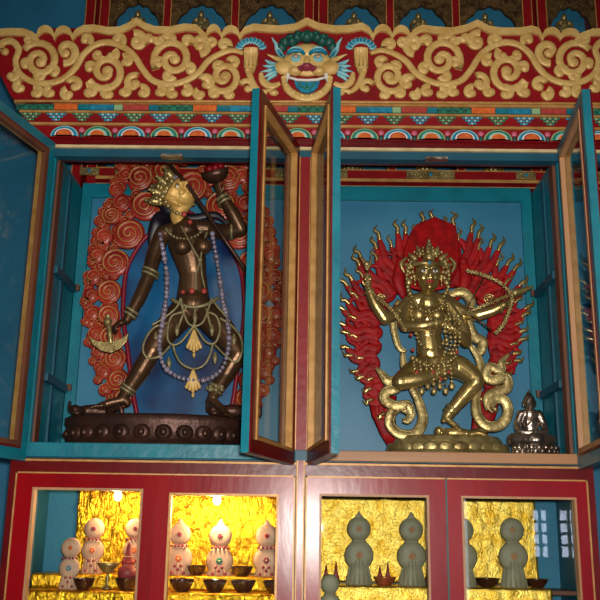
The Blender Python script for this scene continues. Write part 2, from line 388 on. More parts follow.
def lotus(mb, c, r, h, n=14, sx=1, sy=1, rows=2, pr=None):
    mb.lathe(c, [(r, 0), (r*1.02, h*.08), (r*.98, h*.16), (r*.86, h*.22), (r*.84, h*.5), (r*.88, h*.8), (r*.92, h*.9), (r*.9, h)], 32, sx, sy)
    pr = pr or 2*PI*r*max(sx, sy)/n*0.42
    for row in range(rows):
        for k in range(n):
            a = 2*PI*(k+0.5*row)/n; ca, sa = math.cos(a), math.sin(a)
            p = V(c)+V((r*.86*sx*ca, r*.86*sy*sa, h*(.36 if row == 0 else .68)))
            ax = (V((-sa, ca, 0)), V((ca, sa, 0)), V((0, 0, 1)))
            mb.ell(p, (pr, r*.11, h*.24), 8, 6, ax)
# small gilt figures seated in the niches (upper row, heads above the frieze; lower row seen only by their lotus seats)
lb = empty('small_buddha_statue', (0, 0, 0), 'x', 'statue')
t = MB(); buddha_body(t, 0.082, (0, 0, 0.03)); t.build('body', BRASS, lb, remesh=0.0016)
t = MB(); lotus(t, (0, 0, 0), 0.036, 0.034, 12); t.build('lotus_seat', BRASS, lb)
zseat = zpx(41, YG+0.05)
names = []
first = True
ordw = ['first', 'second', 'third', 'fourth', 'fifth', 'sixth', 'seventh']
for i, (cx, hw) in enumerate(nichec):
    o = lb if first else copy_tree(lb); first = False
    o.location = (cx-0.008, YG+0.055, zseat); o['group'] = 'little gilt statues in the top row of niches'
    o['label'] = 'small gilt statue in an arched blue niche above the frieze, %s from the left' % ordw[min(i, 6)]
MB().box(-0.62, 1.02, YG, YG+0.115, zseat-0.012, zseat).build('niche_floor', REDD, gal)
zl = zsill1
low = [(xpx(p, YG+0.05, 164)) for p in (128, 266, 352, 425, 492)]
lowlab = ['small gilt lotus-seated figure under the beam, left of the dark statue crown',
          'small gilt lotus-seated figure under the beam, behind the left middle open door',
          'small gilt lotus seat under the right bay beam, leftmost of three',
          'small gilt lotus seat under the right bay beam, middle of three',
          'small gilt lotus seat under the right bay beam, rightmost of three']
for i, x in enumerate(low):
    o = copy_tree(lb); o.location = (x, YG+0.03, zl); o['group'] = 'little gilt statues in the niches behind the bays'; o['label'] = lowlab[i]

# ------------------------------------------------------------------ the upper display cabinet
W = 0.70
zsh0, zsh1 = H+0.158, H+0.186                   # shelf board
zT = H+0.971                                   # underside of the beam
YB = 0.30
zb1 = zpx(187, YB); cab = empty('display_cabinet', (0, 0.15, zsh0), 'tall teal and red glass-doored display cabinet with two bays holding the large statues', 'cabinet')
# shelf board with its two front edges
MB().box(-W-0.02, W+0.02, 0.004, YB, zsh0, zsh1).build('shelf_board', TEALD, cab)
MB().box(-W-0.03, -0.014, -0.008, 0.004, zsh0+0.002, zsh1+0.010).build('shelf_edge', TEAL, cab, bevel=0.002)
e_ = MB().box(0.014, W+0.012, -0.006, 0.004, zsh0+0.002, zsh1); tag(e_.build('shelf_edge', WOODH, cab, bevel=0.002), 'bare wood shelf edge')
for s, (a, c) in enumerate(((-W+0.02, -0.012), (0.012, W-0.02))):
    MB().box(a, c, YB, YB+0.012, zsh1, zb1).build('back_panel', PANEL, cab)
    fr = MB(); t_ = 0.03
    fr.box(a, c, YB-0.012, YB, zb1-0.045, zb1); fr.box(a, a+t_, YB-0.012, YB, zsh1, zb1-0.045); fr.box(c-t_, c, YB-0.012, YB, zsh1, zb1-0.045)
    fr.build('back_frame', TEAL, cab)
# side walls: teal boards with a darker strip, brown front strip and dark crossbars
for s in (-1, 1):
    o = MB().box(min(s*(W-.018), s*W), max(s*(W-.018), s*W), 0.012, YB, zsh1, zT+0.02); o.build('side_panel', TEAL, cab)
    x = s*(W-.020)
    o = MB(); o.box(x-.003, x+.003, 0.145, 0.165, zsh1, zT); o.build('side_dark_strip', TEALD, cab)
    o = MB(); o.box(x-.006, x+.004, 0.03, 0.065, zsh1, zT); o.build('side_strip', WOODB, cab)
    for py in (282, 385):
        z = zpx(py, 0.2)
        o = MB(); o.box(min(x-s*.012, x+s*.001), max(x-s*.012, x+s*.001), 0.07, YB-0.03, z-.02, z+.002); o.build('side_crossbar', TEALD, cab, bevel=0.002)
        o = MB(); o.box(min(x-s*.018, x), max(x-s*.018, x), YB-0.028, YB-0.013, z-.012, z+.006); o.build('crossbar_end', WOODB, cab)
# partition behind the centre post
MB().box(-0.012, 0.012, 0.016, YB, zsh1, zT+0.02).build('partition', TEAL, cab)
# posts
def linebox(name, m, x0, x1, y0, y1, z0, z1, inset=0.003, lw=0.003, parent=cab):
    mb = MB().use(m); mb.box(x0, x1, y0, y1, z0, z1); mb.use(GLINE)
    mb.box(x0, x0+lw, y0-.002, y0+.002, z0, z1); mb.box(x1-lw, x1, y0-.002, y0+.002, z0, z1)
    return mb.build(name, None, parent)
linebox('centre_post', RED, -0.016, 0.016, -0.006, 0.016, zsh1, zT)
for s in (-1, 1):
    MB().box(s*(W+.004)-.018, s*(W+.004)+.018, -0.004, 0.012, zsh0+.002, zT+0.02).build('outer_post', TEAL, cab, bevel=0.002)
# doors
L = W*0.5-.02; zd0, zd1 = H+0.1479, H+1.0
def door(hx, ang, side, front, bead_in, label):
    dr = V((math.sin(ang)*side, -math.cos(ang), 0)); n = V((front*math.cos(ang), front*side*math.sin(ang), 0)); up = V((0, 0, 1))
    # n: outward normal of the decorated (front) face
    hg = V((hx, -0.012, 0)); e = empty('door', hg+V((0, 0, zd0))-wloc(cab)); e.parent = cab
    if label: e['label'] = label
    st = 0.034; T = 0.011
    fr = MB().use(TEAL)
    def ring(m, n0, n1, u0, wdt, z0, z1):
        fr.use(m)
        fr.obox(hg, dr, n, up, (u0, L-u0), (n0, n1), (z0, z0+wdt)); fr.obox(hg, dr, n, up, (u0, L-u0), (n0, n1), (z1-wdt, z1))
        fr.obox(hg, dr, n, up, (u0, u0+wdt), (n0, n1), (z0+wdt, z1-wdt)); fr.obox(hg, dr, n, up, (L-u0-wdt, L-u0), (n0, n1), (z0+wdt, z1-wdt))
    ring(TEAL, -T, T-.004, 0, st, zd0, zd1)
    ring(REDD, T-.004, T, 0.0006, st, zd0+.0006, zd1-.0006)
    o = fr.build('door_frame', None, e)
    fr = MB(); ring(GLINE, -T+.009, T+.004, st-.004, .008, zd0+st-.004, zd1-st+.004); fr.build('front_bead', None, e)
    fr = MB(); ring(REDD, -T-.002, -T+.008, st-.006, .006, zd0+st-.006, zd1-st+.006); ring(bead_in, -T-.004, -T+.008, st, .012, zd0+st, zd1-st); fr.build('back_bead', None, e)
    g = MB(); g.obox(hg, dr, n, up, (st-.002, L-st+.002), (-.0015, .0015), (zd0+st-.002, zd1-st+.002)); g.build('glass_pane', GLASS, e)
    for z in (zd0+.1, zd1-.1): hb = MB(); hb.tube([hg+V((0, -.002, z-.02)), hg+V((0, -.002, z+.02))], .004, 8); hb.build('hinge', BRASS, e)
    return e
# (hinge x, angle from straight out, side the free edge leans to, side the front face looks to)
door(-W+.01, 0.2695, -1, -1, WOODB, None)
door(-.026, 0.2708, -1, 1, WOODB, None)
door(.026, 0.1433, 1, -1, WOODB, None)
door(W-.01, 0.0948, -1, 1, WOODL, 'glass door with pale bare wood inner beading')
# small steel catches on the beam's underside edge
for px, py in ((172, 156), (436, 158)):
    MB().box(xpx(px-11, 0, py), xpx(px+11, 0, py), -0.012, 0.01, zT-.004, zT+.003).build('magnet_catch', SILVER, cab)

# ------------------------------------------------------------------ painted cornice and frieze
cor = empty('painted_cornice', (0, 0.0, zT), 'stepped cornice of painted bands with rainbow lotus arches under the golden scroll frieze', 'cornice')
XR = 0.86
def zc(py, Y): return at(300, py, Y).z
layers = [  # name, mat, Y, py top, py bottom, left end px
    ('beam', TEALD, 0.0, 149.5, 158.5, 47), ('cream_line', CREAM, -0.008, 146.8, 149.5, 45), ('red_band', REDD, -0.006, 139.5, 146.8, 42),
    ('lotus_band', RED, -0.018, 127, 139.5, 33), ('gold_line', GLINE, -0.024, 124.5, 127, 28), ('cloud_band', RED, -0.022, 114.5, 124.5, 22),
    ('gold_line', GLINE, -0.03, 112.5, 114.5, 19), ('block_band', DGREEN, -0.028, 105, 112.5, 16), ('gold_line', GLINE, -0.040, 101.5, 105, 14)]
for nm, m, y, a, c, lp in layers:
    ext = XR
    MB().box(xpx(lp, y, (a+c)/2), ext, y, 0.03, zc(c, y), zc(a, y)).build(nm, m, cor)
MB().box(-0.74, XR, 0.03, 0.045, zT, zc(30, 0.03)).build('backing_board', REDD, cor)
# lotus arches
y = -0.018; zb_ = zc(138.6, y)
k = 0
per = 33.3
for i in range(-8, 18):
    px = 98+per*i
    if px < 44 or px > 640: continue
    x = xpx(px, y, 135); odd = i % 2
    mb = MB()
    for (r, m, d) in ((15.2, LGREEN if not odd else PCYAN, .004), (13.6, GREEN if not odd else CYAN, .006), (10.6, PCYAN if not odd else WHITE, .008), (8.8, SALMON if odd else CREAM, .0095), (7.2, ORANGE, .011)):
        mb.use(m); rx = r*M(y); rz = r*0.78*M(y)
        poly = [(x+rx*math.cos(PI*j/16), zb_+rz*math.sin(PI*j/16)) for j in range(17)]
        mb.prism(poly, y-d, y)
    mb.build('lotus_arch', None, cor)
    xm = xpx(px+per/2, y, 135); mb = MB().use(PINK); mb.dome(xm, zb_+7.5*M(y), 3.4*M(y), 3.4*M(y), y, .006); mb.use(DGREEN); mb.dome(xm, zb_+2*M(y), 2.2*M(y), 3.5*M(y), y, .004)
    mb.build('lotus_bud', None, cor)
# cloud triangles
y = -0.022; px = 30; i = 0
zt_, zb2 = zc(115, y), zc(124.2, y)
while px < 640:
    x = xpx(px, y, 120); h = zt_-zb2; mb = MB(); c1, c2 = (CYAN, PCYAN) if i % 2 else (GREEN, LGREEN)
    hw = 10*M(y)
    for rr in range(3):
        zz = zt_-h*(0.16+rr*0.3); half = 3-rr
        for q in range(-half, half+1):
            mb.use(c1 if (q+rr) % 2 else c2); mb.dome(x+q*hw/3.2, zz, hw/5.2, h*.15, y, .004, n=8, m=3)
    mb.build('cloud_motif', None, cor)
    px += 26; i += 1
# coloured blocks
y = -0.028; px = 20; i = 0; za, zb3 = zc(105.4, y), zc(112.2, y)
seq = [(GREEN, 34), (ORANGE, 24), (TEAL, 12), (CYAN, 24), (LGREEN, 9), (SALMON, 26), (TEAL, 10)]
while px < 630:
    m, wd = seq[i % len(seq)]; x0, x1 = xpx(px, y, 109), xpx(px+wd, y, 109)
    mb = MB().use(m); mb.box(x0+.001, x1-.001, y-.004, y, zb3, za)
    if wd > 20:
        mb.use(DGREEN if m == GREEN else GLINE)
        n_ = int(wd/4)
        for q in range(n_):
            if m == GREEN: mb.dome(x0+(x1-x0)*(q+.5)/n_, (za+zb3)/2+(0.2 if q % 2 else -0.2)*(za-zb3), .006, .0045, y-.004, .002, n=8, m=2)
    mb.build('painted_block', None, cor); px += wd; i += 1

# frieze board with cloud-lobed top
YF = -0.045; mF = M(YF)
fz = empty('carved_frieze', (0, YF, zc(101.5, YF)), 'red frieze board with golden scrolling vines, lobed top edge and a painted monster mask', 'frieze')
def F(px, py): p = at(px, py, YF); return (p.x, p.z)
halfL = [(313-310, 28), (20, 33), (40, 37.5), (60, 38), (75, 35), (85, 30)]
# top edge pixel outline, left to right
def lobes(x0, seq): return seq
topedge = [(-30, 33), (0, 30), (20, 29.5), (30, 31), (37, 36)]
def arcl(a, b, top, n=10): return [(a+(b-a)*i/n, 35-(35-top-1.5)*math.sin(PI*i/n)**.55) for i in range(n+1)]
def plain(a, b, ya=27, pk=None): return None
T = [(-40, 33), (-10, 31), (12, 29.5), (25, 30), (33, 33), (37, 36)] + arcl(37, 55, 25)[1:] + arcl(55, 73, 25.5)[1:]
T += [(77, 30), (84, 26.5), (95, 26), (108, 28.5), (120, 28), (129, 24), (137, 19), (145, 24), (155, 27.5), (170, 28), (185, 25), (197, 26), (204, 33), (206, 35)]
T += arcl(206, 222, 24)[1:] + arcl(222, 240, 25)[1:]
T += [(245, 28), (254, 25), (265, 26), (280, 27), (295, 25), (307, 19), (319, 24.5), (335, 27), (350, 26.5), (362, 24), (369, 28), (373, 35)]
T += arcl(373, 392, 24)[1:] + arcl(392, 410, 25)[1:]
T += [(414, 30), (422, 26), (435, 28), (452, 29), (466, 26), (477, 21), (488, 27), (500, 29), (520, 29), (531, 27), (538, 29), (542, 36)]
T += arcl(542, 560, 27)[1:] + arcl(560, 579, 28)[1:] + [(583, 33), (592, 30), (605, 30), (630, 31)]
mb = MB().use(RED)
bot = 101.8
for (a, c) in zip(T[:-1], T[1:]):
    if c[0]-a[0] < .2: continue
    def lo(px): return bot if px >= 14 else bot-(14-px)*1.95
    ya, yc = min(lo(a[0]), 101.8), min(lo(c[0]), 101.8)
    if ya <= a[1]+2 or c[0] < -16: continue
    mb.prism([F(a[0], a[1]+3), F(a[0], ya), F(c[0], yc), F(c[0], c[1]+3)], YF, YF+0.022)
mb.build('frieze_board', None, fz)
mb = MB()
Tt = [p for p in T if p[0] > -17]
for (a, c) in zip(Tt[:-1], Tt[1:]):
    if c[0]-a[0] < .2: continue
    mb.prism([F(*a), F(a[0], a[1]+7), F(c[0], c[1]+7), F(*c)], YF-.008, YF+0.022)
mb.build('lobed_gold_edge', GPAINT, fz)
mb = MB(); mb.ribbon([F(15, 101), F(300, 101.5), F(630, 104)], [3*mF]*3, YF, .003); mb.build('lower_gold_edge', GLINE, fz)

def curl(mb, cx, cy, r, a0, turns, d=1, w0=8, w1=4, inner=0.16, ball=1.0, dep=.008, n=26):
    """spiral that starts at radius r, angle a0 (deg, 0=right, y down) and winds inwards"""
    P = []
    for i in range(n+1):
        t = i/n; a = math.radians(a0)+d*t*turns*2*PI; rr = r*(1-t)**0.9+r*inner*t
        P.append(F(cx+rr*math.cos(a), cy+rr*math.sin(a)))
    mb.ribbon(P, interp([w0*1.4*mF, w0*1.45*mF, w1*1.5*mF], n+1), YF, dep, 6, .4)
    mb.dome(P[-1][0], P[-1][1], w1*ball*1.32*mF, w1*ball*1.32*mF, YF, dep*1.1)
    return P
def scroll(mb, mir=False):
    fx = (lambda x: 614-x) if mir else (lambda x: x)
    d = -1 if mir else 1
    def A(a): return 180-a if mir else a
    def cu(cx, cy, r, a0, turns, dd=1, w0=8, w1=4, **k): curl(mb, fx(cx), cy, r, A(a0), turns, dd*d, w0, w1, **k)
    def rib(P, Wd, dep=.008):
        P = [(p[0], p[1], 0) for p in P]; Q = smooth_path(P, 6); mb.ribbon([F(fx(q.x), q.y) for q in Q], [v*1.15*mF for v in interp(Wd, len(Q))], YF, dep, 6, .4)
    def ball(x, y_, r): p = F(fx(x), y_); mb.dome(p[0], p[1], r*mF, r*mF, YF, .0085)
    # main vine
    rib([(2, 50), (2, 44), (12, 42), (19, 50), (16, 62), (20, 74), (32, 82), (48, 84), (64, 79), (76, 68), (84, 55), (95, 46), (108, 43), (122, 47), (134, 56), (143, 70), (153, 81), (168, 85), (184, 82), (198, 74), (208, 62), (219, 55), (232, 51), (244, 54)],
        [7, 8, 8, 7, 6.5, 6.5, 7, 7, 7, 7, 7, 7, 7.5, 7, 7, 7, 7, 7, 7, 7, 7, 6.5, 6, 5])
    ball(5, 52, 5)
    # spirals springing from the vine
    cu(40, 61, 19, 215, 1.55, 1, 6.5, 5, inner=.1); ball(44, 58, 4)
    cu(106, 72, 19, 150, 1.5, -1, 6.5, 5, inner=.1)
    cu(173, 60, 20, 150, 1.55, 1, 6.5, 5, inner=.1)
    cu(224, 77, 17, 170, 1.5, -1, 6, 5, inner=.1)
    # comma shaped leaves
    for a in ((66, 52, 12, 100, .95, -1, 7, 4.5), (30, 42, 7, 20, .7, -1, 6, 4), (86, 40, 6, 60, .7, -1, 6, 4), (54, 73, 6, 200, .6, 1, 7, 4),
              (26, 65, 5, 330, .5, -1, 6, 4), (38, 76, 5, 0, .5, 1, 6, 4), (12, 76, 7, 300, .6, 1, 6, 4), (20, 88, 6, 290, .7, -1, 6, 4), (36, 93, 6, 250, .7, 1, 6, 4), (50, 93, 6, 290, .7, -1, 6, 4),
              (75, 86, 8, 200, .7, 1, 6, 4), (68, 95, 6, 260, .7, -1, 6, 4), (90, 92, 7, 240, .7, 1, 6, 5), (108, 94, 7, 300, .7, -1, 6, 4.5),
              (118, 40, 7, 60, .6, -1, 6, 4.5), (112, 56, 6, 300, .6, 1, 6, 4), (126, 62, 6, 240, .7, 1, 6, 4), (134, 84, 9, 300, .8, -1, 6, 4.5), (124, 92, 6, 290, .6, 1, 6, 4), (143, 93, 6, 250, .7, 1, 6, 4),
              (137, 42, 9, 250, .9, 1, 7, 4.5), (150, 40, 6, 120, .6, 1, 6, 4), (98, 55, 5, 20, .6, 1, 6, 4), (90, 68, 5, 0, .6, -1, 6, 4),
              (200, 45, 10, 90, .95, -1, 7, 4.5), (187, 42, 6, 30, .7, -1, 6, 4), (170, 42, 7, 200, .6, 1, 7, 4), (160, 40, 5, 200, .6, -1, 6, 4), (158, 64, 5, 330, .6, -1, 6, 4), (168, 75, 6, 20, .5, 1, 7, 4), (190, 70, 6, 200, .7, 1, 6, 4),
              (160, 92, 6, 250, .7, 1, 6, 4), (173, 94, 6, 290, .7, -1, 6, 4), (186, 92, 6, 250, .7, 1, 6, 4), (207, 84, 8, 210, .8, 1, 6, 4), (200, 95, 5, 250, .7, -1, 6, 4), (215, 94, 5, 290, .7, -1, 6, 4), (230, 95, 5, 290, .7, -1, 6, 4),
              (224, 46, 6, 20, .8, -1, 6, 4), (212, 44, 5, 200, .7, 1, 5, 3.5), (234, 64, 6, 200, .6, 1, 6, 4), (218, 68, 5, 330, .6, -1, 6, 4), (248, 88, 8, 200, .7, 1, 5, 3.5)):
        cu(*a)
    if mir:
        cu(-16, 66, 17, 160, 1.4, -1, 7, 5); cu(-6, 92, 6, 250, .7, 1, 6, 4); cu(-14, 44, 6, 250, .7, 1, 6, 4)
for mir in (False, True):
    mb = MB(); scroll(mb, mir); mb.build('scrollwork', GPAINT, fz)
# feathered paws either side of the mask
def paw(cx, s):
    mb = MB().use(GPAINT)
    rib = [F(cx+s*0, 50), F(cx-s*1, 60), F(cx-s*3, 70), F(cx+s*2, 84), F(cx+s*10, 92), F(cx+s*20, 90)]
    mb.ribbon([F(cx, 49), F(cx, 58), F(cx-s*1, 68), F(cx+s*1, 74)], [17*mF, 17*mF, 15*mF, 5*mF], YF, .01)
    mb.ribbon([(q.x, q.z) for q in smooth_path([(p[0], 0, p[1]) for p in rib[2:]], 5)], [8*mF, 8*mF, 6*mF, 4*mF], YF, .008)
    for k in range(4):
        mb.ribbon([F(cx-6+4*k, 50), F(cx-6+4*k, 68)], [1.5*mF, 1.5*mF], YF-.009, .002)
    mb.build('paw', None, fz)
    mb = MB()
    for k in range(9):
        a = math.radians(200+k*17.5); x, z = F(cx+12.5*math.cos(a), 51+10.5*math.sin(a))
        mb.use(PCYAN); mb.dome(x, z, 3.1*mF, 4.6*mF, YF, .006, rot=-a+PI/2 if False else -(a+PI/2))
        mb.use(CYAN); mb.dome(x, z, 1.9*mF, 3.4*mF, YF-.003, .005, rot=-(a+PI/2))
    mb.build('feather_fan', None, fz)
paw(251, 1); paw(361, -1)
# the mask
mk = empty('mask', V((at(307, 70, YF).x, YF, at(307, 70, YF).z))-wloc(fz)); mk.parent = fz
def dm(mb, px, py, rx, ry, d, y=YF, rot=0): x, z = F(px, py); mb.dome(x, z, rx*mF, ry*mF, y, d, n=20, rot=rot, m=5)
mb = MB(); dm(mb, 307, 61, 26, 20, .012); dm(mb, 284, 68, 12, 9, .014); dm(mb, 330, 68, 12, 9, .014); dm(mb, 307, 52, 20, 10, .016)
dm(mb, 295, 72, 9, 6, .019); dm(mb, 319, 72, 9, 6, .019); dm(mb, 307, 64, 5, 9, .02)
mb.build('face', GPAINT, mk)
mb = MB(); P = [(283, 78), (287, 89), (296, 96), (307, 99), (318, 96), (327, 89), (331, 78)]
Q = [F(q.x, q.y) for q in smooth_path([(a, c, 0) for a, c in P], 5)]; mb.ribbon(Q, [v*mF for v in interp([5, 9, 10, 10, 10, 9, 5], len(Q))], YF, .010, 6, .4)
for s in (-1, 1): dm(mb, 307+s*21, 78, 5, 4, .012); dm(mb, 307+s*21, 86, 4, 3, .012); dm(mb, 307+s*14, 93, 5, 3.5, .012); dm(mb, 307+s*5, 97, 5, 3.5, .013)
mb.build('jaw', GPAINT, mk)
mb = MB().use(CYAN); mb.prism([F(294, 81), F(296, 88), F(301, 92.5), F(307, 94), F(313, 92.5), F(318, 88), F(320, 81)], YF-.006, YF)
mb.use(GREEN); Q = [F(299, 83), F(302, 88), F(307, 90), F(312, 88), F(315, 83)]; mb.ribbon(Q, [2.2*mF]*5, YF-.006, .003); mb.ribbon([F(307, 83), F(307, 89)], [2*mF]*2, YF-.006, .003); mb.build('tongue', None, mk)
mb = MB(); mb.ribbon([F(288, 79), F(297, 81.5), F(307, 82), F(317, 81.5), F(326, 79)], [2.5*mF, 3.2*mF, 3.2*mF, 3.2*mF, 2.5*mF], YF-.006, .008)
for x in (288, 326): mb.ribbon([F(x, 76), F(x+(1 if x > 307 else -1), 84)], [5*mF, 1*mF], YF-.006, .01)
mb.build('teeth', WHITE, mk)
mb = MB(); dm(mb, 307, 69, 8.5, 5, .026); dm(mb, 300, 71, 4.2, 3.6, .027); dm(mb, 314, 71, 4.2, 3.6, .027); mb.build('nose', MAGENTA, mk)
for x in (296, 318):
    mb = MB()
    for r, m, d in ((6.4, PCYAN, 0.0235), (5.4, CYAN, 0.0250), (4.5, CREAM, 0.0265), (3.5, MAGENTA, 0.0278), (2.6, CREAM, 0.0290), (1.3, BLACK, 0.0300)): mb.use(m); dm(mb, x, 60, r, r*.92, d)
    mb.build('eye', None, mk)
    mb = MB().use(CYAN); mb.ribbon([F(x-9, 57), F(x-4, 53.5), F(x+4, 53.5), F(x+9, 57)], [3*mF, 5*mF, 5*mF, 3*mF], YF-.012, .009)
    mb.use(PCYAN); mb.ribbon([F(x-8, 54.5), F(x-3, 51), F(x+3, 51), F(x+8, 54.5)], [1.5*mF, 2.5*mF, 2.5*mF, 1.5*mF], YF-.012, .010); mb.build('eyebrow', None, mk)
mb = MB().use(DGREEN)
for k in range(9):
    a = math.radians(192+k*19.5); dm(mb, 307+26*math.cos(a), 51+16*math.sin(a), 6.6, 6, .014)
for k in range(6):
    a = math.radians(208+k*25); dm(mb, 307+17*math.cos(a), 48+11*math.sin(a), 6.4, 5.6, .020)
dm(mb, 307, 39, 7, 6, .023)
mb.use(GREEN)
for k in range(9):
    a = math.radians(192+k*19.5); dm(mb, 307+26*math.cos(a), 51+16*math.sin(a), 2.6, 2.4, .017)
for k in range(6):
    a = math.radians(208+k*25); dm(mb, 307+17*math.cos(a), 48+11*math.sin(a), 2.6, 2.4, .023)
mb.build('curly_hair', None, mk)
for s in (-1, 1):
    mb = MB().use(CYAN); dm(mb, 307+s*33, 70, 5, 8, .008)
    mb.use(PCYAN)
    for k in range(5): mb.ribbon([F(307+s*31, 65+2.4*k), F(307+s*38, 63+4*k), F(307+s*(46-abs(k-2)*2), 60+6*k)], [4.5*mF, 4.5*mF, .8*mF], YF, .008)
    mb.build('ear', None, mk)
    mb = MB().use(PCYAN); mb.ribbon([F(307+s*24, 59), F(307+s*29, 51), F(307+s*31, 45), F(307+s*35, 38)], [8*mF, 7.5*mF, 4.5*mF, .8*mF], YF, .011, 6, .5)
    mb.use(CYAN); mb.ribbon([F(307+s*25, 58), F(307+s*29, 52)], [3*mF, 2.5*mF], YF-.010, .003); mb.build('horn', None, mk)
    mb = MB(); mb.ribbon([F(307+s*22, 62), F(307+s*30, 60), F(307+s*40, 55)], [7*mF, 6*mF, .8*mF], YF-.004, .007)
    Q = [F(q.x, q.y) for q in smooth_path([(307+s*46, 74, 0), (307+s*44, 82, 0), (307+s*36, 87, 0), (307+s*27, 84, 0)], 5)]
    mb.ribbon(Q, [5*mF, 9*mF, 9*mF, 5*mF], YF, .008, 6, .4); dm(mb, 307+s*33, 93, 5.5, 4, .009); dm(mb, 307+s*42, 92, 4, 3.5, .009); mb.build('whisker', GPAINT, mk)

# ------------------------------------------------------------------ the two lower cabinets
zl1 = H+0.155; zrail0 = zpx(468, 0); zrail1 = zpx(475.5, 0); zlow = H-0.27
Yf = -0.004
def lower(side, label):
    s = side; x0, x1 = (-W-.016, -0.0105) if s < 0 else (0.0105, W+.016)
    e = empty('shrine_cabinet', ((x0+x1)/2, 0.15, zlow), label, 'cabinet')
    ox = x0 if s < 0 else x1
    MB().box(x0, x1, 0.30, 0.312, zlow, zl1-.003).build('back_board', BLUE, e)
    MB().box(x0, x1, 0.012, 0.30, zl1-.018, zl1-.003).build('top_board', REDD, e)
    MB().box(x0, x1, 0.012, 0.30, zlow, zlow+.012).build('bottom_board', REDD, e)
    for q in (x0, x1-.012): MB().box(q, q+.012, 0.012, 0.30, zlow+.012, zl1-.018).build('side_board', TEALD if abs(q) > .3 else TEALD, e)
    # face frame
    a, c = (x0, x1)
    fr = MB().use(REDD); fr.box(a, c, Yf-.008, .012, zrail1-.004, zl1)
    fr.use(GLINE); fr.box(a+(.026 if s < 0 else 0), c-(.026 if s > 0 else 0), Yf-.011, Yf-.007, zl1-.006, zl1-.001); fr.build('top_rail', None, e)
    so = (x0, x0+.030) if s < 0 else (x1-.030, x1)
    fr = MB().use(REDD); fr.box(so[0], so[1], Yf-.008, .012, zlow, zrail1-.004); fr.build('stile', None, e)
    # doors: (outer edge, inner edge) px
    spans = ((-W+.002, -.352), (-.352, -.0125)) if s < 0 else ((.0125, .352), (.354, W-.002))
    for i, (u, v) in enumerate(spans):
        d = empty('door', V(((u+v)/2, Yf-.01, zlow+.015))-wloc(e)); d.parent = e
        z1 = zrail1-.002; z0 = zlow+.015
        ow, iw = .044, .036
        gl, gr = (u+.044, v-.031) if i == 0 else (u+.033, v-.040)
        if s > 0: gl, gr = (u+.034, v-.040) if i == 0 else (u+.036, v-.030)
        gt = z1-.045 if (s < 0 and i == 1) else z1-(.042 if s > 0 else .037)
        m = MB().use(LAQ)
        m.box(u, v, Yf-.014, .008, gt, z1); m.box(u, v, Yf-.014, .008, z0, z0+.05); m.box(u, gl, Yf-.014, .008, z0+.05, gt); m.box(gr, v, Yf-.014, .008, z0+.05, gt)
        m.use(GLINE); y_ = Yf-.0165; lw = .0035
        m.box(u, v, y_, Yf-.012, z1-lw, z1)
        if i == (0 if s < 0 else 1):
            xx = u if s < 0 else v-lw; m.box(xx, xx+lw, y_, Yf-.012, z0, z1)
        else:
            xx = v-lw if s < 0 else u; m.box(xx, xx+lw, y_, Yf-.012, z0, z1)
        if s > 0 and i == 1: m.use(DGREEN); m.box(u-.002, u+.002, y_, Yf-.012, z0, z1)
        m.build('door_frame', None, d)
        bd = MB(); bw = .0055; yb = Yf-.016
        bd.box(gl, gr, yb, .004, gt-bw, gt); bd.box(gl, gl+bw, yb, .004, z0+.05, gt-bw); bd.box(gr-bw, gr, yb, .004, z0+.05, gt-bw); bd.box(gl, gr, yb, .004, z0+.043, z0+.05)
        bd.build('glass_bead', WOODL if not (s < 0 and i == 1) else GLINE, d)
        MB().box(gl+.001, gr-.001, -.003, -.0005, z0+.045, gt-.002).build('glass_pane', GLASS, d)
    return e
lowL = lower(-1, 'red lacquered left lower cabinet with two glass doors and warm lit gold foil inside')
lowR = lower(1, 'red lacquered right lower cabinet with two glass doors and grey-green butter sculptures inside')
cp = MB().use(LAQ); cp.box(-.010, .010, Yf-.012, .012, zlow, zsh0+.001); cp.use(GLINE)
for s in (-1, 1): cp.box(s*.0085-.0015, s*.0085+.0015, Yf-.014, Yf-.010, zlow, zsh0+.001)
tag(cp.build('centre_post', None), 'narrow glossy red post with gold edge lines between the two lower cabinets', 'post')

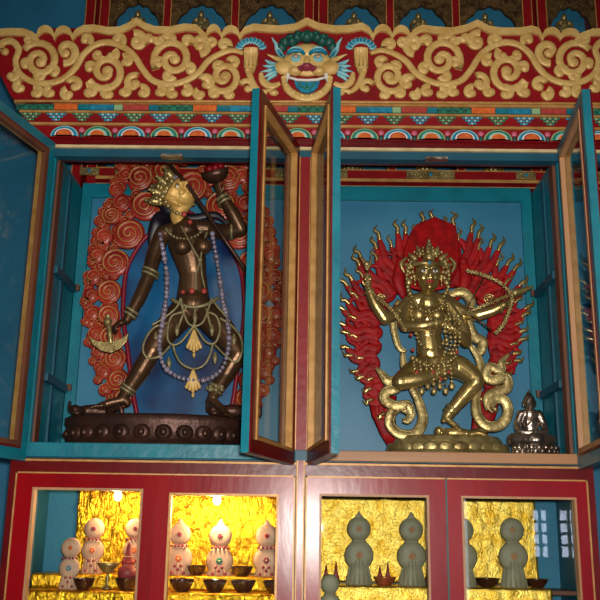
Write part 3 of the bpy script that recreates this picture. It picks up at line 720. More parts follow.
def shelf_unit(e, a, c, py_up, py_lo):
    yu = 0.145; zu = zpx(py_up, yu); zl_ = zpx(py_lo, 0.05)
    MB().box(a, c, yu+.002, .29, zu-.012, zu-.002).build('shelf', WOODB, e)
    MB().box(a, c, .045, yu+.002, zl_-.014, zl_-.002).build('shelf', WOODB, e)
    return zu, zl_
zuL, zlL = shelf_unit(lowL, -W-.003, -.024, 579, 596)
zuR, zlR = shelf_unit(lowR, .024, W+.003, 586, 612)
def cloth(name, label, pts, x0, x1, amp=.003, seed=0, fm=None):      # foil sheet swept in x along a (y,z) profile, gently crumpled
    rnd = random.Random(seed); nx = 90; prof = [V((0, p[0], p[1])) for p in pts]; P = []
    for a, c in zip(prof[:-1], prof[1:]):
        k = max(2, int((c-a).length/.008))
        for i in range(k): P.append(a.lerp(c, i/k))
    P.append(prof[-1]); vs = []; fs = []
    ph = [rnd.uniform(0, 6) for _ in range(6)]
    for i, p in enumerate(P):
        t = P[min(i+1, len(P)-1)]-P[max(i-1, 0)]; n = V((0, t.z, -t.y)).normalized()*-1
        for j in range(nx):
            x = x0+(x1-x0)*j/(nx-1)
            q = amp*(math.sin(x*70+ph[0]+p.z*30)*.5+math.sin(x*133+ph[1]-p.z*80)*.4+math.sin(x*31+p.z*140+ph[2])*.3+rnd.uniform(-.25, .25))
            vs.append(V((x, p.y, p.z))+V((0, -abs(q), 0)) if abs(n.y) > .5 else V((x, p.y, p.z+abs(q)*.3)))
    for i in range(len(P)-1):
        for j in range(nx-1): fs.append((i*nx+j, i*nx+j+1, (i+1)*nx+j+1, (i+1)*nx+j))
    mb = MB(); mb.add(vs, fs, True); o = mb.build(name, fm or FOIL); so = o.modifiers.new('thick', 'SOLIDIFY'); so.thickness = .0008
    return tag(o, label, 'cloth')
ztopc = zl1-.030
cloth('gold_foil_cloth', 'crinkled gold foil cloth hung at the back of the left lower cabinet', [(.292, zuL+.004), (.291, zpx(489, .29))], xpx(75, .29, 540), -.03, .005, 1)
cloth('gold_foil_cloth', 'glaring crinkled gold foil cloth hung at the back of the right lower cabinet', [(.292, zuR+.004), (.291, zpx(497, .29))], .03, xpx(537, .29, 540), .0022, 2, FOILR)
cloth('gold_shelf_cloth', 'gold foil cloth covering the stepped shelves of the left lower cabinet', [(.285, zuL+.0015), (.1405, zuL+.0015), (.1385, zuL-.002), (.1385, zlL+.002), (.043, zlL+.002), (.041, zlL-.002), (.041, zlL-.03)], -.684, -.026, .003, 3)
cloth('gold_shelf_cloth', 'gold foil cloth covering the upper shelf and its front in the right lower cabinet', [(.285, zuR+.0015), (.1405, zuR+.0015), (.1385, zuR-.002), (.1385, zlR+.002), (.06, zlR+.001)], .026, xpx(552, .14, 590), .0022, 4, FOILR)

# lit bulbs in the left cabinet
for i, (px, py, lab) in enumerate(((118, 496, 'small lit bulb glowing in the upper right of the far left glass door'), (217, 500, 'small lit bulb glowing behind the second glass door, above the butter sculptures'))):
    p = at(px, py, .17); b_ = empty('light_bulb', p+V((0, 0, -.012)), lab, 'light bulb')
    m = MB(); m.ell(p, (.011, .011, .013), 16, 12); m.build('bulb_glass', BULB, b_)
    m = MB(); m.lathe(p+V((0, 0, .011)), [(.006, 0), (.007, .002), (.007, .012)], 12); m.build('socket', BRASS, b_)
    m = MB(); m.tube([p+V((0, 0, .02)), V((p.x, p.y, zl1-.018))], .0015, 6); m.build('cord', BLACK, b_)
    l = bpy.data.lights.new('bulb_light', 'POINT'); l.energy = (1.4, 3.0)[i]; l.color = (1, .72, .38); l.shadow_soft_size = .014
    lo_ = bpy.data.objects.new('bulb_light', l); COL.objects.link(lo_); lo_.location = p+V((0, -.018, -.022))

# ---- butter sculptures (tormas)
def disc(mb, c, r, th, m=None):
    n = 28; vs = []; fs = []
    prof = [(0, -th*.6), (r*.55, -th*.55), (r*.92, -th*.4), (r, 0), (r*.92, th*.4), (0, th*.4)]
    c = V(c)
    for rr, y_ in prof:
        for k in range(n): vs.append(c+V((rr*math.cos(2*PI*k/n), y_, rr*math.sin(2*PI*k/n))))
    for i in range(len(prof)-1):
        for k in range(n): fs.append((i*n+k, (i+1)*n+k, (i+1)*n+(k+1) % n, i*n+(k+1) % n))
    mb.add(vs, fs, True)
def flower(mb, c, s, m, mc):
    c = V(c); mb.use(m)
    for k in range(6): mb.ell(c+V((s*.6*math.cos(k*PI/3), 0, s*.6*math.sin(k*PI/3))), (s*.4, s*.25, s*.4), 7, 5)
    mb.use(mc); mb.ell(c+V((0, -s*.15, 0)), s*.3, 7, 5)
def torma(loc, hh, r1, r2, m, pointed, label, col=(ORANGE, CYAN), deco=True, group='butter sculptures in the lower cabinets', n_petal=True):
    """hh: total height; two discs over a flared foot"""
    e = empty('butter_sculpture', loc, label, 'butter sculpture', group); x, y, z = loc
    zt = z+hh; tip = r2*.45 if pointed else 0
    z2 = zt-tip-r2; z1 = z2-r2-r1*.93
    f = MB(); f.lathe((x, y, z), [(r1*.9, 0), (r1*.88, .004), (r1*.62, (z1-z)*.5), (r1*.42, z1-z)], 20, 1, .55)
    for k in range(9): a = PI+PI*k/8; f.tube([V((x+r1*.9*math.cos(a), y+r1*.5*math.sin(a), z+.002)), V((x+r1*.44*math.cos(a), y+r1*.26*math.sin(a), z1))], [.0026, .0018], 6)
    f.build('foot', m, e)
    d = MB(); disc(d, (x, y-.004, z1), r1, .014); d.build('disc', m, e)
    d = MB(); disc(d, (x, y-.004, z2), r2, .014)
    if pointed: d.tube([V((x, y-.004, z2+r2*.75)), V((x, y-.004, z2+r2*1.15)), V((x, y-.004, zt))], [r2*.55, r2*.22, .0008], 10, flat=.4)
    d.build('disc', m, e)
    n = MB(); n.lathe((x, y, z1+r1*.7), [(r2*.62, 0), (r2*.66, .003), (r2*.5, z2-z1-r1*.7-r2*.6)], 14, 1, .5)
    n.build('neck', m, e)
    if deco == 'faint':
        fl = MB(); flower(fl, (x, y-.013, z1), r1*.26, FAINT, FAINT); flower(fl, (x, y-.013, z2), r2*.26, FAINT, FAINT); fl.build('flower_decoration', None, e)
    elif deco:
        fl = MB(); flower(fl, (x, y-.013, z1), r1*.26, col[0], CREAM); flower(fl, (x, y-.013, z2), r2*.24, col[1], MAGENTA)
        fl.use(MAGENTA)
        for k in range(-2, 3): fl.ell((x+k*r2*.35, y-.012, z2-r2*1.0), r2*.13, 7, 5)
        for (u, v_) in ((-.2, .62), (.2, .62), (-.4, .15), (.4, .15), (0, .38)): fl.ell((x+u*r1*1.1, y-r1*.5, z+(z1-z)*v_*.9), r1*.13, 7, 5)
        fl.build('flower_decoration', None, e)
    return e
def base_at(px, Y, z): return (xpx(px, Y, 580), Y, z)
s_ = M(.17)
T1 = lambda px, py, z, Y: zpx(py, Y, px)-z
for px, ytop, Y, z, r1, r2, lab, c in (
    (91, 518, .19, zuL, 11, 10, 'pale two-disc butter sculpture on the upper step directly behind the brass stem cup', (ORANGE, MAGENTA)),
    (133, 518, .19, zuL, 11, 10, 'pale two-disc butter sculpture half hidden at the right edge of the far left glass door', (ORANGE, MAGENTA)),
    (178, 518, .19, zuL, 13, 10.5, 'pointed pale butter sculpture with orange flower, left of three behind the second glass door', (ORANGE, MAGENTA)),
    (219, 519, .19, zuL, 13, 11, 'pointed pale butter sculpture with green flower, middle of three behind the second glass door', (GREEN, MAGENTA)),
    (266, 519, .19, zuL, 12.5, 11, 'pointed pale butter sculpture with plum flower, right of three behind the second glass door', (MAGENTA, SALMON))):
    torma(base_at(px, Y, z+.003), T1(px, ytop, z+.003, Y), r1*M(Y), r2*M(Y), BUTTER, px > 150, lab, c)
torma(base_at(69, .095, zlL+.004), zpx(537.5, .095, 70)-zlL-.004, 10*M(.09), 9.5*M(.09), BUTTER, False, 'front pale butter sculpture of two round discs at the far left on the lower step', (CYAN, ORANGE))
torma(base_at(359, .19, zuR+.003), zpx(511, .19, 359)-zuR-.003, 14*M(.19), 11.5*M(.19), BUTTERG, True, 'grey-green pointed butter sculpture, left of the pair behind the third glass door', deco='faint')
torma(base_at(412, .19, zuR+.003), zpx(512, .19, 412)-zuR-.003, 14*M(.19), 11.5*M(.19), BUTTERG, True, 'grey-green pointed butter sculpture, right of the pair behind the third glass door', deco='faint')
torma(base_at(514, .19, zuR+.003), zpx(518, .19, 514)-zuR-.003, 14*M(.19), 11.5*M(.19), BUTTERG, False, 'grey-green round-topped butter sculpture behind the far right glass door', deco='faint')
torma(base_at(463, .17, zuR+.003), zpx(518, .17, 463)-zuR-.003, 14*M(.19), 11.5*M(.19), BUTTERG, False, 'grey-green butter sculpture mostly hidden at the left edge of the far right door', deco=False)
torma(base_at(330, .09, zlR+.004), zpx(574, .09, 330)-zlR-.004, 11*M(.09), 9*M(.09), BUTTERG, False, 'grey round butter sculpture low at the bottom left corner of the third glass door', deco=False)
# red stepped one standing in a bowl
p = V(base_at(127, .10, zpx(579, .10, 127)))
m = MB(); r_ = M(.1)
m.use(BUTTERR); m.lathe(p, [(9*r_, 0), (9*r_, 10*r_), (6*r_, 11*r_), (5.5*r_, 20*r_), (3.5*r_, 21*r_), (2.5*r_, 29*r_), (.8*r_, 34*r_)], 18)
m.use(SALMON); m.lathe(p+V((0, 0, 14*r_)), [(6*r_, 0), (6.6*r_, 1.5*r_), (6*r_, 4*r_)], 18); m.use(CREAM); m.lathe(p+V((0, 0, 19*r_)), [(4.5*r_, 0), (4.8*r_, 1*r_), (4.2*r_, 2*r_)], 16)
tag(m.build('butter_sculpture', None), 'small dark pink stepped butter sculpture with pointed top standing in a dark bowl', 'butter sculpture')
# small pointed ones behind the copper bowls
for i, (px, h_) in enumerate(((326, 13), (336, 15), (380, 13), (388, 15), (428, 12), (437, 13))):
    q = V(base_at(px, .245, zuR+.004)); r_ = M(.245)
    m = MB(); m.lathe(q, [(3.6*r_, 0), (3.0*r_, 4*r_), (3.2*r_, 5*r_), (1.6*r_, h_*r_*.7), (.4*r_, h_*r_*1.3)], 12)
    tag(m.build('butter_cone', BUTTERR), ['small dark pointed cone at the left edge behind the third glass door', 'second small dark pointed cone at the left behind the third glass door', 'small dark pointed cone behind the middle copper bowl, left of its pair',
        'small dark pointed cone behind the middle copper bowl, right of its pair', 'small dark cone right of the right grey-green sculpture, left of its pair', 'small dark cone beside the right stile of the third glass door'][i], 'butter cone', 'small butter cones')
# bowls
def bowl(loc, r, h, m, label, group, fluted=False):
    e = empty('offering_bowl', loc, label, 'bowl', group)
    prof = [(r*.5, 0), (r*.55, h*.08), (r*.62, h*.2), (r*.82, h*.55), (r*.94, h*.9), (r*1.0, h), (r*.93, h), (r*.86, h*.85), (r*.3, h*.3)]
    b_ = MB(); b_.lathe(loc, prof, 28)
    if fluted:
        for k in range(20):
            a = 2*PI*k/20; b_.tube([V(loc)+V((r*.6*math.cos(a), r*.6*math.sin(a), h*.15)), V(loc)+V((r*.96*math.cos(a), r*.96*math.sin(a), h*.92))], [.001, .0016], 5)
    b_.build('bowl_body', m, e); w_ = MB(); w_.lathe(V(loc)+V((0, 0, h*.72)), [(r*.84, 0), (r*.84, .0008)], 24); w_.build('liquid', WATER, e)
    return e
r_ = M(.09)
gL = 'dark offering bowls on the lower step'
for px, z, Y, r, h, m, lab, g in (
    (84, zlL, .08, 11, 11, BOWLD, 'dark bowl on the lower step, just left of the brass stem cup', gL),
    (127, zlL, .10, 12, 11.5, BOWLD, 'dark bowl holding the pink stepped butter sculpture', gL),
    (182, zlL, .09, 12, 11.5, BOWLD, 'dark fluted bowl in the front row behind the second door, leftmost', gL),
    (215, zlL, .09, 11.5, 11.5, BOWLD, 'dark fluted bowl in the front row behind the second door, second from left', gL),
    (243.5, zlL, .09, 12, 11.5, BOWLD, 'dark fluted bowl in the front row behind the second door, third from left', gL),
    (275, zlL, .09, 11.5, 11.5, BOWLD, 'dark fluted bowl in the front row behind the second door, rightmost', gL),
    (196, zuL, .18, 10, 9, BOWLD, 'dark bowl on the upper step between the left and middle pale sculptures', 'bowls on the upper steps'),
    (242, zuL, .18, 11, 9, BOWLD, 'dark bowl on the upper step between the middle and right pale sculptures', 'bowls on the upper steps'),
    (284, zuL, .18, 10, 9, BOWLD, 'dark bowl on the upper step at the right edge of the second door', 'bowls on the upper steps'),
    (385, zuR, .19, 11, 7.5, COPPER, 'shining copper bowl between the two grey-green sculptures', 'bowls on the upper steps'),
    (434, zuR, .19, 9, 7.5, COPPER, 'copper bowl at the right edge of the third glass door', 'bowls on the upper steps'),
    (487, zuR, .19, 13, 8, BOWLD, 'low dark bowl left of the round-topped sculpture behind the far right door', 'bowls on the upper steps'),
    (537, zuR, .19, 11, 8, BOWLD, 'low dark bowl right of the round-topped sculpture behind the far right door', 'bowls on the upper steps')):
    q = V(base_at(px, Y, z+.0035)); bowl(q, r*M(Y), h*M(Y), m, lab, g, m == BOWLD and z == zlL and px > 150)
# brass stem cup
q = V(base_at(107.5, .11, zlL+.004)); r_ = M(.11)
e = empty('stem_cup', q, 'brass stem cup with a wide bowl standing between two dark bowls', 'cup')
MB().lathe(q, [(5*r_, 0), (4.6*r_, 1.5*r_), (1.6*r_, 4*r_), (1.3*r_, 9*r_), (2.2*r_, 10.5*r_), (1.2*r_, 12*r_), (1.6*r_, 15*r_)], 20).build('stem', BRASS, e)
MB().lathe(q+V((0, 0, 14.6*r_)), [(1.5*r_, 0), (6*r_, 3*r_), (9.5*r_, 7*r_), (11*r_, 10*r_), (10*r_, 10*r_), (6*r_, 5*r_)], 24).build('cup_bowl', BRASS, e)

# ------------------------------------------------------------------ figure helpers
def hand(mb, wr, d, palm, s, curl=0.6, spread=0.18):
    """wr wrist point, d direction of the hand, palm = palm normal, s = hand length"""
    d = V(d).normalized(); p = V(palm); p = (p-d*p.dot(d)).normalized(); a = d.cross(p)
    mb.ell(V(wr)+d*s*.27, (s*.22, s*.13, s*.30), 12, 8, (a, p, d))
    for i, (off, ln) in enumerate(((-.17, .40), (-.06, .47), (.055, .44), (.16, .35))):
        b0 = V(wr)+d*s*.48+a*off*s; dd = (d+a*off*spread*4).normalized(); pts = [b0]; ang = 0
        for k, q in enumerate((.42, .32, .26)):
            ang += curl*(.7 if k == 0 else 1)
            pts.append(pts[-1]+(dd*math.cos(ang)+p*math.sin(ang))*s*ln*q)
        mb.limb(pts, [s*.062, s*.056, s*.05, s*.04], 8)
    t0 = V(wr)+d*s*.15-a*s*.15
    mb.limb([t0, t0+(d*.5-a*.7+p*.3).normalized()*s*.2, t0+(d*.5-a*.7+p*.3).normalized()*s*.2+(d*.9+p*.5*curl).normalized()*s*.2], [s*.075, s*.06, s*.045], 8)
def foot(mb, ank, toe, s, up=(0, 0, 1)):
    ank = V(ank); d = (V(toe)-ank); L_ = d.length; d.normalize(); u = V(up); u = (u-d*u.dot(d)).normalized(); a = d.cross(u)
    mb.ell(ank-d*s*.10-u*s*.16, (s*.13, s*.15, s*.15), 10, 8)
    mb.limb([ank-u*s*.05, ank+d*L_*.45-u*s*.1, ank+d*L_*.78-u*s*.17], [s*.15, s*.135, s*.12], 10)
    mb.ell(ank+d*L_*.72-u*s*.17, (s*.19, s*.09, s*.17), 12, 8, (a, u, d))
    for i in range(5):
        o_ = (-.15+.075*i)*s; l_ = (.26-.03*i)*s
        b0 = ank+d*L_*.82-u*s*.18+a*o_
        mb.limb([b0, b0+d*l_*.6+u*s*.01, b0+d*l_-u*s*.03], [s*(.05-.004*i), s*.04, s*.034], 8)
def head(mb, c, up, fw, s):
    """s = head height; adds skull, jaw, nose, lips, ears"""
    up = V(up).normalized(); fw = V(fw); fw = (fw-up*fw.dot(up)).normalized(); a = fw.cross(up)
    ax = (a, fw, up); c = V(c)
    g = lambda x, y, z: c+a*x*s+fw*y*s+up*z*s
    mb.ell(g(0, -.02, .10), (s*.37, s*.42, s*.40), 16, 12, ax); mb.ell(g(0, .08, -.16), (s*.30, s*.30, s*.33), 14, 10, ax)
    mb.ell(g(0, .28, -.40), (s*.12, s*.10, s*.09), 10, 8, ax)
    for k in (-1, 1):
        mb.ell(g(k*.16, .25, -.12), (s*.11, s*.10, s*.11), 10, 8, ax)
        mb.limb([g(k*.05, .40, .115), g(k*.15, .385, .145), g(k*.25, .32, .11)], [s*.022, s*.028, s*.018], 8)
        mb.ell(g(k*.37, -.02, -.06), (s*.04, s*.08, s*.15), 8, 8, ax); mb.ell(g(k*.37, .0, -.24), (s*.035, s*.05, s*.08), 8, 6, ax)
    mb.limb([g(0, .36, .10), g(0, .41, 0), g(0, .465, -.10)], [s*.035, s*.042, s*.058], 8)
    for k in (-1, 1): mb.ell(g(k*.055, .40, -.11), (s*.04, s*.04, s*.035), 8, 6, ax)
    mb.limb([g(-.10, .35, -.25), g(0, .395, -.235), g(.10, .35, -.25)], [s*.018, s*.032, s*.018], 8)
    mb.limb([g(-.08, .345, -.285), g(0, .38, -.295), g(.08, .345, -.285)], [s*.018, s*.034, s*.018], 8)
    return g, ax
def eyes(e, g, ax, s, col=WHITE):
    for k in (-1, 1):
        m = MB().use(col); m.ell(g(k*.15, .345, .04), (s*.085, s*.045, s*.04), 12, 8, ax); m.use(BLACK); m.ell(g(k*.15, .385, .04), (s*.03, s*.012, s*.032), 10, 6, ax)
        m.limb([g(k*.06, .375, .075), g(k*.15, .395, .095), g(k*.25, .34, .065)], [s*.008, s*.012, s*.006], 6)
        m.build('eye', None, e)
    m = MB(); m.limb([g(-.11, .36, -.25), g(0, .415, -.245), g(.11, .36, -.25)], [s*.014, s*.03, s*.014], 8); m.limb([g(-.09, .355, -.285), g(0, .40, -.295), g(.09, .355, -.285)], [s*.014, s*.03, s*.014], 8)
    m.build('lips', SALMON, e)
def beads(mb, P, r, gap=2.0, n=8, closed=False, jitter=0, mats=None):
    Q = smooth_path(P, 10, closed); d = 0; last = None; i = 0
    for q in Q:
        if last is None or (q-last).length >= r*gap:
            if mats: mb.use(mats[i % len(mats)])
            rr = r*(1+jitter*random.uniform(-1, 1)); mb.ell(q, rr, n, 6); last = q; i += 1
def ppts(lst): return [at(*p) for p in lst]

# ================================================================== RIGHT STATUE
Yc = .165
rb = at(448, 456, Yc)
R_ = empty('flame_haloed_statue', V((rb.x, Yc, zsh1)), 'gilded four-armed dancing goddess statue drawing a flower bow before a red flame halo', 'statue')
q = M(Yc)
zbase = zsh1
ztopb = zpx(437.5, Yc, 448)
m = MB(); cx = at(448, 450, Yc).x
hb_ = ztopb-zbase
m.lathe((cx, Yc, zbase), [(66*q, 0), (66*q, hb_*.08), (63*q, hb_*.22), (57*q, hb_*.45), (54*q, hb_*.72), (52*q, hb_*.9), (50*q, hb_)], 48, 1, .55)
for k in range(26):
    a = 2*PI*k/26; ca, sa = math.cos(a), math.sin(a)
    m.ell((cx+59*q*ca, Yc+59*q*.55*sa, zbase+hb_*.40), (7.5*q, 1.6*q, hb_*.26), 10, 6, (V((-sa, ca*.55, 0)).normalized(), V((ca, sa, 0)), V((0, 0, 1))))
m.build('lotus_base', BRASS, R_)
# body
m = MB(); K = lambda x, y, Y=Yc: at(x, y, Y)
m.limb([K(434, 368, .17), K(431, 352, .16), K(429, 336, .155), K(428, 320, .15), K(428, 304, .155)], [17*q, 14.5*q, 12.5*q, 17*q, 13*q], 16, .75)
for s in (-1, 1): m.ell(K(428+s*9, 315, .125), (8.5*q, 7*q, 8*q), 14, 10)
m.limb([K(409, 303, .155), K(428, 300, .155), K(447, 302, .155)], [8*q, 10*q, 8*q], 12)
m.cap(K(428, 300, .15), K(428, 288, .145), 7*q, 6.5*q)
m.ell(K(434, 366, .165), (21*q, 14*q, 12*q), 16, 10)
# raised outer left arm, hand lifting a flower cord
m.limb([K(409, 305, .155), K(397, 313, .14), K(385, 319, .12)], [8*q, 7*q, 6*q], 12); m.limb([K(385, 319, .12), K(375, 304, .115), K(368, 288, .11)], [6*q, 5.8*q, 4*q], 12)
hand(m, K(368, 288, .11), K(368, 270, .105)-K(368, 288, .11), (0, -1, 0), 17*q, .5)
# inner left arm bent across the chest drawing the string
m.limb([K(411, 306, .15), K(404, 318, .125), K(405, 326, .10)], [8*q, 7*q, 6*q], 12); m.limb([K(405, 326, .10), K(422, 326, .08), K(440, 322, .08)], [6*q, 5.6*q, 4.2*q], 12)
hand(m, K(440, 322, .08), (1, 0, .15), (0, 1, -.2), 16*q, .9)
# outer right arm holding the bow
m.limb([K(447, 303, .155), K(463, 312, .14), K(478, 315, .12)], [8*q, 7*q, 6*q], 12); m.limb([K(478, 315, .12), K(492, 311, .11), K(504, 305, .10)], [6*q, 5.5*q, 4*q], 12)
hand(m, K(504, 305, .10), (1, 0, .5), (0, 1, 0), 15*q, 1.0)
# inner right arm lowered with a cord
m.limb([K(448, 305, .15), K(462, 326, .135), K(466, 342, .12)], [8*q, 7*q, 6*q], 12); m.limb([K(466, 342, .12), K(461, 336, .09), K(452, 328, .075)], [6*q, 5.5*q, 4*q], 12)
hand(m, K(452, 328, .075), (-.9, -.1, .3), (0, 1, 0), 15*q, .9)
# bent leg with the foot turned in to the groin
m.limb([K(424, 366, .16), K(411, 374, .13), K(400, 382, .10)], [13*q, 11.5*q, 8.5*q], 14); m.limb([K(400, 382, .10), K(420, 379, .10), K(442, 372, .11)], [8.5*q, 7.5*q, 5*q], 14)
foot(m, K(442, 372, .11), K(455, 364, .105), 20*q, (0, -1, .3))
# standing leg
m.limb([K(446, 364, .16), K(462, 369, .145), K(476, 380, .125)], [13.5*q, 12*q, 8.5*q], 14); m.limb([K(476, 382, .125), K(463, 397, .14), K(447, 416, .15)], [8.5*q, 8*q, 5*q], 14)
foot(m, K(447, 418, .15), K(464, 427, .13), 22*q)
g, ax = head(m, K(428, 276, .13), (0, 0, 1), (0, -1, 0), 37*q)
m.build('body', GOLD, R_, remesh=.0019)
eyes(R_, g, ax, 37*q)
mm = MB(); mm.ell(g(0, .40, .26), (1.6*q, 1.0*q, 2.2*q), 8, 6); mm.build('forehead_jewel', CYAN, R_)
# crown of five leaf points, pearls and ear flowers
m = MB()
m.tube([K(428+17*math.cos(a), 266-3*math.sin(a), .135-.04*math.sin(a)) for a in [PI*k/14 for k in range(15)]], 2.2*q, 8)
for rad, rb_, n_ in ((15.5, 1.9, 15), (18.5, 2.3, 15), (21.5, 1.5, 19)):
    for k in range(n_):
        a = PI*(k+.0)/(n_-1)*1.3-.15*PI; m.ell(K(428+rad*math.cos(a), 271-rad*1.02*math.sin(a)-2, .125+.02*(rad-16)/8), (rb_*q, rb_*.8*q, rb_*1.15*q), 8, 6)
for k in range(7):
    a = PI*(k+.5)/7; c_ = K(428+17*math.cos(a), 270-18*math.sin(a), .125); dv = V((math.cos(a), 0, math.sin(a)*1.1))
    m.limb([c_, c_+dv*4*q, c_+dv*8*q], [3.2*q, 2.6*q, .9*q], 8)
m.limb([K(429, 258, .135), K(429, 250, .135), K(429, 244, .135)], [7*q, 4*q, 2*q], 10); m.ell(K(429, 245, .135), (3*q, 3*q, 3.6*q)); m.ell(K(429, 241, .135), (1.6*q, 1.6*q, 2.4*q))
for s in (-1, 1):
    beads(m, ppts([(428+s*18, 264, .12), (428+s*21, 275, .12), (428+s*20, 288, .12), (428+s*16, 297, .12)]), 2.3*q, 1.5, jitter=.3)
    m.ell(K(428+s*19, 282, .118), (3.6*q, 2*q, 3.6*q)); m.limb([K(428+s*22, 258, .14), K(428+s*27, 264, .14), K(428+s*24, 272, .14)], [1.5*q, 2.2*q, 1.2*q], 8)
m.build('crown', BRASS, R_)
# necklaces and belt
m = MB()
beads(m, ppts([(414, 300, .12), (420, 309, .10), (430, 312, .095), (440, 308, .10), (444, 300, .12)]), 1.7*q, 1.9, jitter=.2)
beads(m, ppts([(411, 302, .12), (413, 322, .105), (420, 343, .10), (432, 350, .10), (444, 342, .10), (449, 320, .105), (447, 302, .12)]), 1.8*q, 1.9, jitter=.2)
beads(m, ppts([(429, 310, .095), (430, 322, .09), (431, 335, .10)]), 1.8*q, 1.9)
for k in range(4): beads(m, ppts([(446+k*4, 316, .075), (445+k*5, 330, .07), (447+k*4, 344, .085), (444+k*3, 356, .105)]), 1.9*q, 1.8, jitter=.3)
m.build('necklace', BRASS, R_)
m = MB()
beads(m, ppts([(413, 358, .12), (424, 364, .10), (436, 366, .095), (448, 362, .10), (456, 356, .13)]), 2.6*q, 1.6, jitter=.2)
for k in range(7):
    x = 414+6*k; Yk = .105
    beads(m, ppts([(x, 362, Yk), (x+1, 372, Yk-.01), (x+2, 382+(k % 2)*6, Yk)]), 2.0*q, 1.9, jitter=.35)
    m.ell(K(x+2, 386+(k % 2)*5, Yk), (3*q, 2*q, 3.8*q))
m.build('jewelled_belt', BRASS, R_)
m = MB()
for k in range(5): m.ell(K(417+8*k, 372+(k % 2)*7, .088), 2*q, 8, 6)
for (x, y_) in ((411, 335), (413, 350), (457, 352)): m.ell(K(x, y_, .095), 2*q, 8, 6)
m.build('coral_stone', SALMON, R_)
# bangles
m = MB()
def bangle(mb, c, d, r, t):
    d = V(d).normalized(); a = d.orthogonal().normalized(); b_ = d.cross(a)
    mb.tube([V(c)+(a*math.cos(2*PI*k/14)+b_*math.sin(2*PI*k/14))*r for k in range(14)], t, 6, closed=True)
for c, d, r in ((K(369.5, 292, .11), K(368, 288, .11)-K(375, 304, .115), 5), (K(436, 323, .08), (1, 0, .1), 5.2), (K(500, 307, .10), (1, 0, .4), 5.2), (K(436, 374, .108), (1, 0, .2), 6), (K(431, 375.5, .107), (1, 0, .2), 6.4), (K(449, 413, .15), (-.7, 0, -.9), 6), (K(452, 409, .148), (-.7, 0, -.9), 6.6), (K(399, 312, .143), (-1, 0, -.7), 7.8)):
    m = MB(); bangle(m, c, d, r*q, 1.3*q); m.build('bangle', BRASS, R_)
# flower bow, arrow and cord
def blossoms(mb, P, r, gap=1.5):
    Q = smooth_path(P, 12); last = None; i = 0
    for p_ in Q:
        if last is None or (p_-last).length > r*gap:
            for k in range(4):
                a = 2*PI*k/4+i; mb.ell(p_+V((math.cos(a)*r*.6, -.2*r, math.sin(a)*r*.6)), (r*.5, r*.4, r*.5), 6, 5)
            mb.ell(p_+V((0, -r*.5, 0)), r*.4, 6, 5); last = p_; i += 1
m = MB(); bowp = [(468, 271, .09), (483, 275, .085), (497, 281, .085), (508, 290, .085), (512, 300, .085), (508, 314, .085), (503, 325, .085), (496, 333, .09)]
m.tube(smooth_path(ppts(bowp), 6), 1.2*q, 6); blossoms(m, ppts(bowp), 2.5*q); m.build('flower_bow', BRASS, R_)
m = MB(); ar = [(462, 314, .075), (478, 308, .075), (495, 301, .075), (512, 294, .075)]
m.tube(ppts(ar), 1.2*q, 6); blossoms(m, ppts(ar), 2.3*q); m.limb([K(515, 293, .075), K(524, 290, .075), K(534, 286, .075)], [4.5*q, 3*q, .4*q], 8); blossoms(m, ppts([(512, 293, .075), (519, 291, .075)]), 3.4*q); m.build('flower_arrow', BRASS, R_)
m = MB(); m.tube(ppts([(484, 277, .09), (476, 292, .085), (468, 306, .08)]), .9*q, 6); m.tube(ppts([(471, 316, .09), (484, 324, .09), (492, 331, .09)]), .9*q, 6); m.build('bowstring', BRONZE, R_)
m = MB(); blossoms(m, ppts([(367, 275, .10), (369, 288, .10), (377, 298, .095), (388, 306, .09), (398, 318, .09), (405, 330, .085)]), 2.3*q)
m.ell(K(367, 264, .10), (3.5*q, 3*q, 3.5*q)); m.limb([K(367, 270, .1), K(364, 262, .1), K(359, 256, .1)], [1.8*q, 1.4*q, .6*q], 6); m.limb([K(367, 270, .1), K(371, 261, .1), K(371, 254, .1)], [1.8*q, 1.4*q, .6*q], 6)
m.build('flower_cord', BRASS, R_)
# scarves
def scarf(P, Wd, th=.35, m_=BRASS, name='scarf'):
    Q = smooth_path(ppts(P), 7); mb = MB(); mb.tube(Q, [v*1.12*q for v in interp(Wd, len(Q))], 10, flat=th)
    e_ = MB(); return mb, Q
def put_scarf(P, Wd, name='scarf'):
    mb, Q = scarf(P, Wd)
    for s in (-1, 1):   # raised hem
        hem = []
        for i in range(len(Q)):
            t = (Q[min(i+1, len(Q)-1)]-Q[max(i-1, 0)]).normalized(); nrm = V((t.z, 0, -t.x)); wv = interp(Wd, len(Q))[i]*q
            hem.append(Q[i]+nrm*s*wv*.8+V((0, -.3*wv*.5-.001, 0)))
        mb.tube(hem, .8*q, 5)
    mb.build(name, BRASS, R_)
put_scarf([(399, 300, .19), (393, 318, .19), (398, 345, .19), (406, 352, .19)], [2, 4, 3, 2])
put_scarf([(447, 296, .18), (462, 292, .175), (471, 302, .17), (468, 318, .17), (474, 336, .17), (482, 342, .165), (480, 352, .165), (472, 350, .165)], [3, 5, 5, 4, 5, 5.5, 4.5, 2])
put_scarf([(403, 352, .15), (404, 366, .15), (411, 384, .145), (419, 402, .14), (423, 420, .135), (415, 434, .13), (400, 434, .13), (390, 424, .13), (393, 411, .13), (402, 407, .13), (411, 413, .128), (408, 420, .126), (403, 420, .124)], [2, 3.5, 4, 4.2, 5, 5.2, 5, 4.8, 5, 4.8, 4.4, 3.6, 2])
put_scarf([(412, 414, .126), (408, 405, .126), (396, 406, .126), (385, 400, .13), (386, 392, .13), (397, 388, .13), (398, 381, .13), (388, 381, .13), (382, 374, .13), (376, 368, .13)], [3, 4.5, 5, 5, 5, 4.6, 4.6, 5, 3.5, .5])
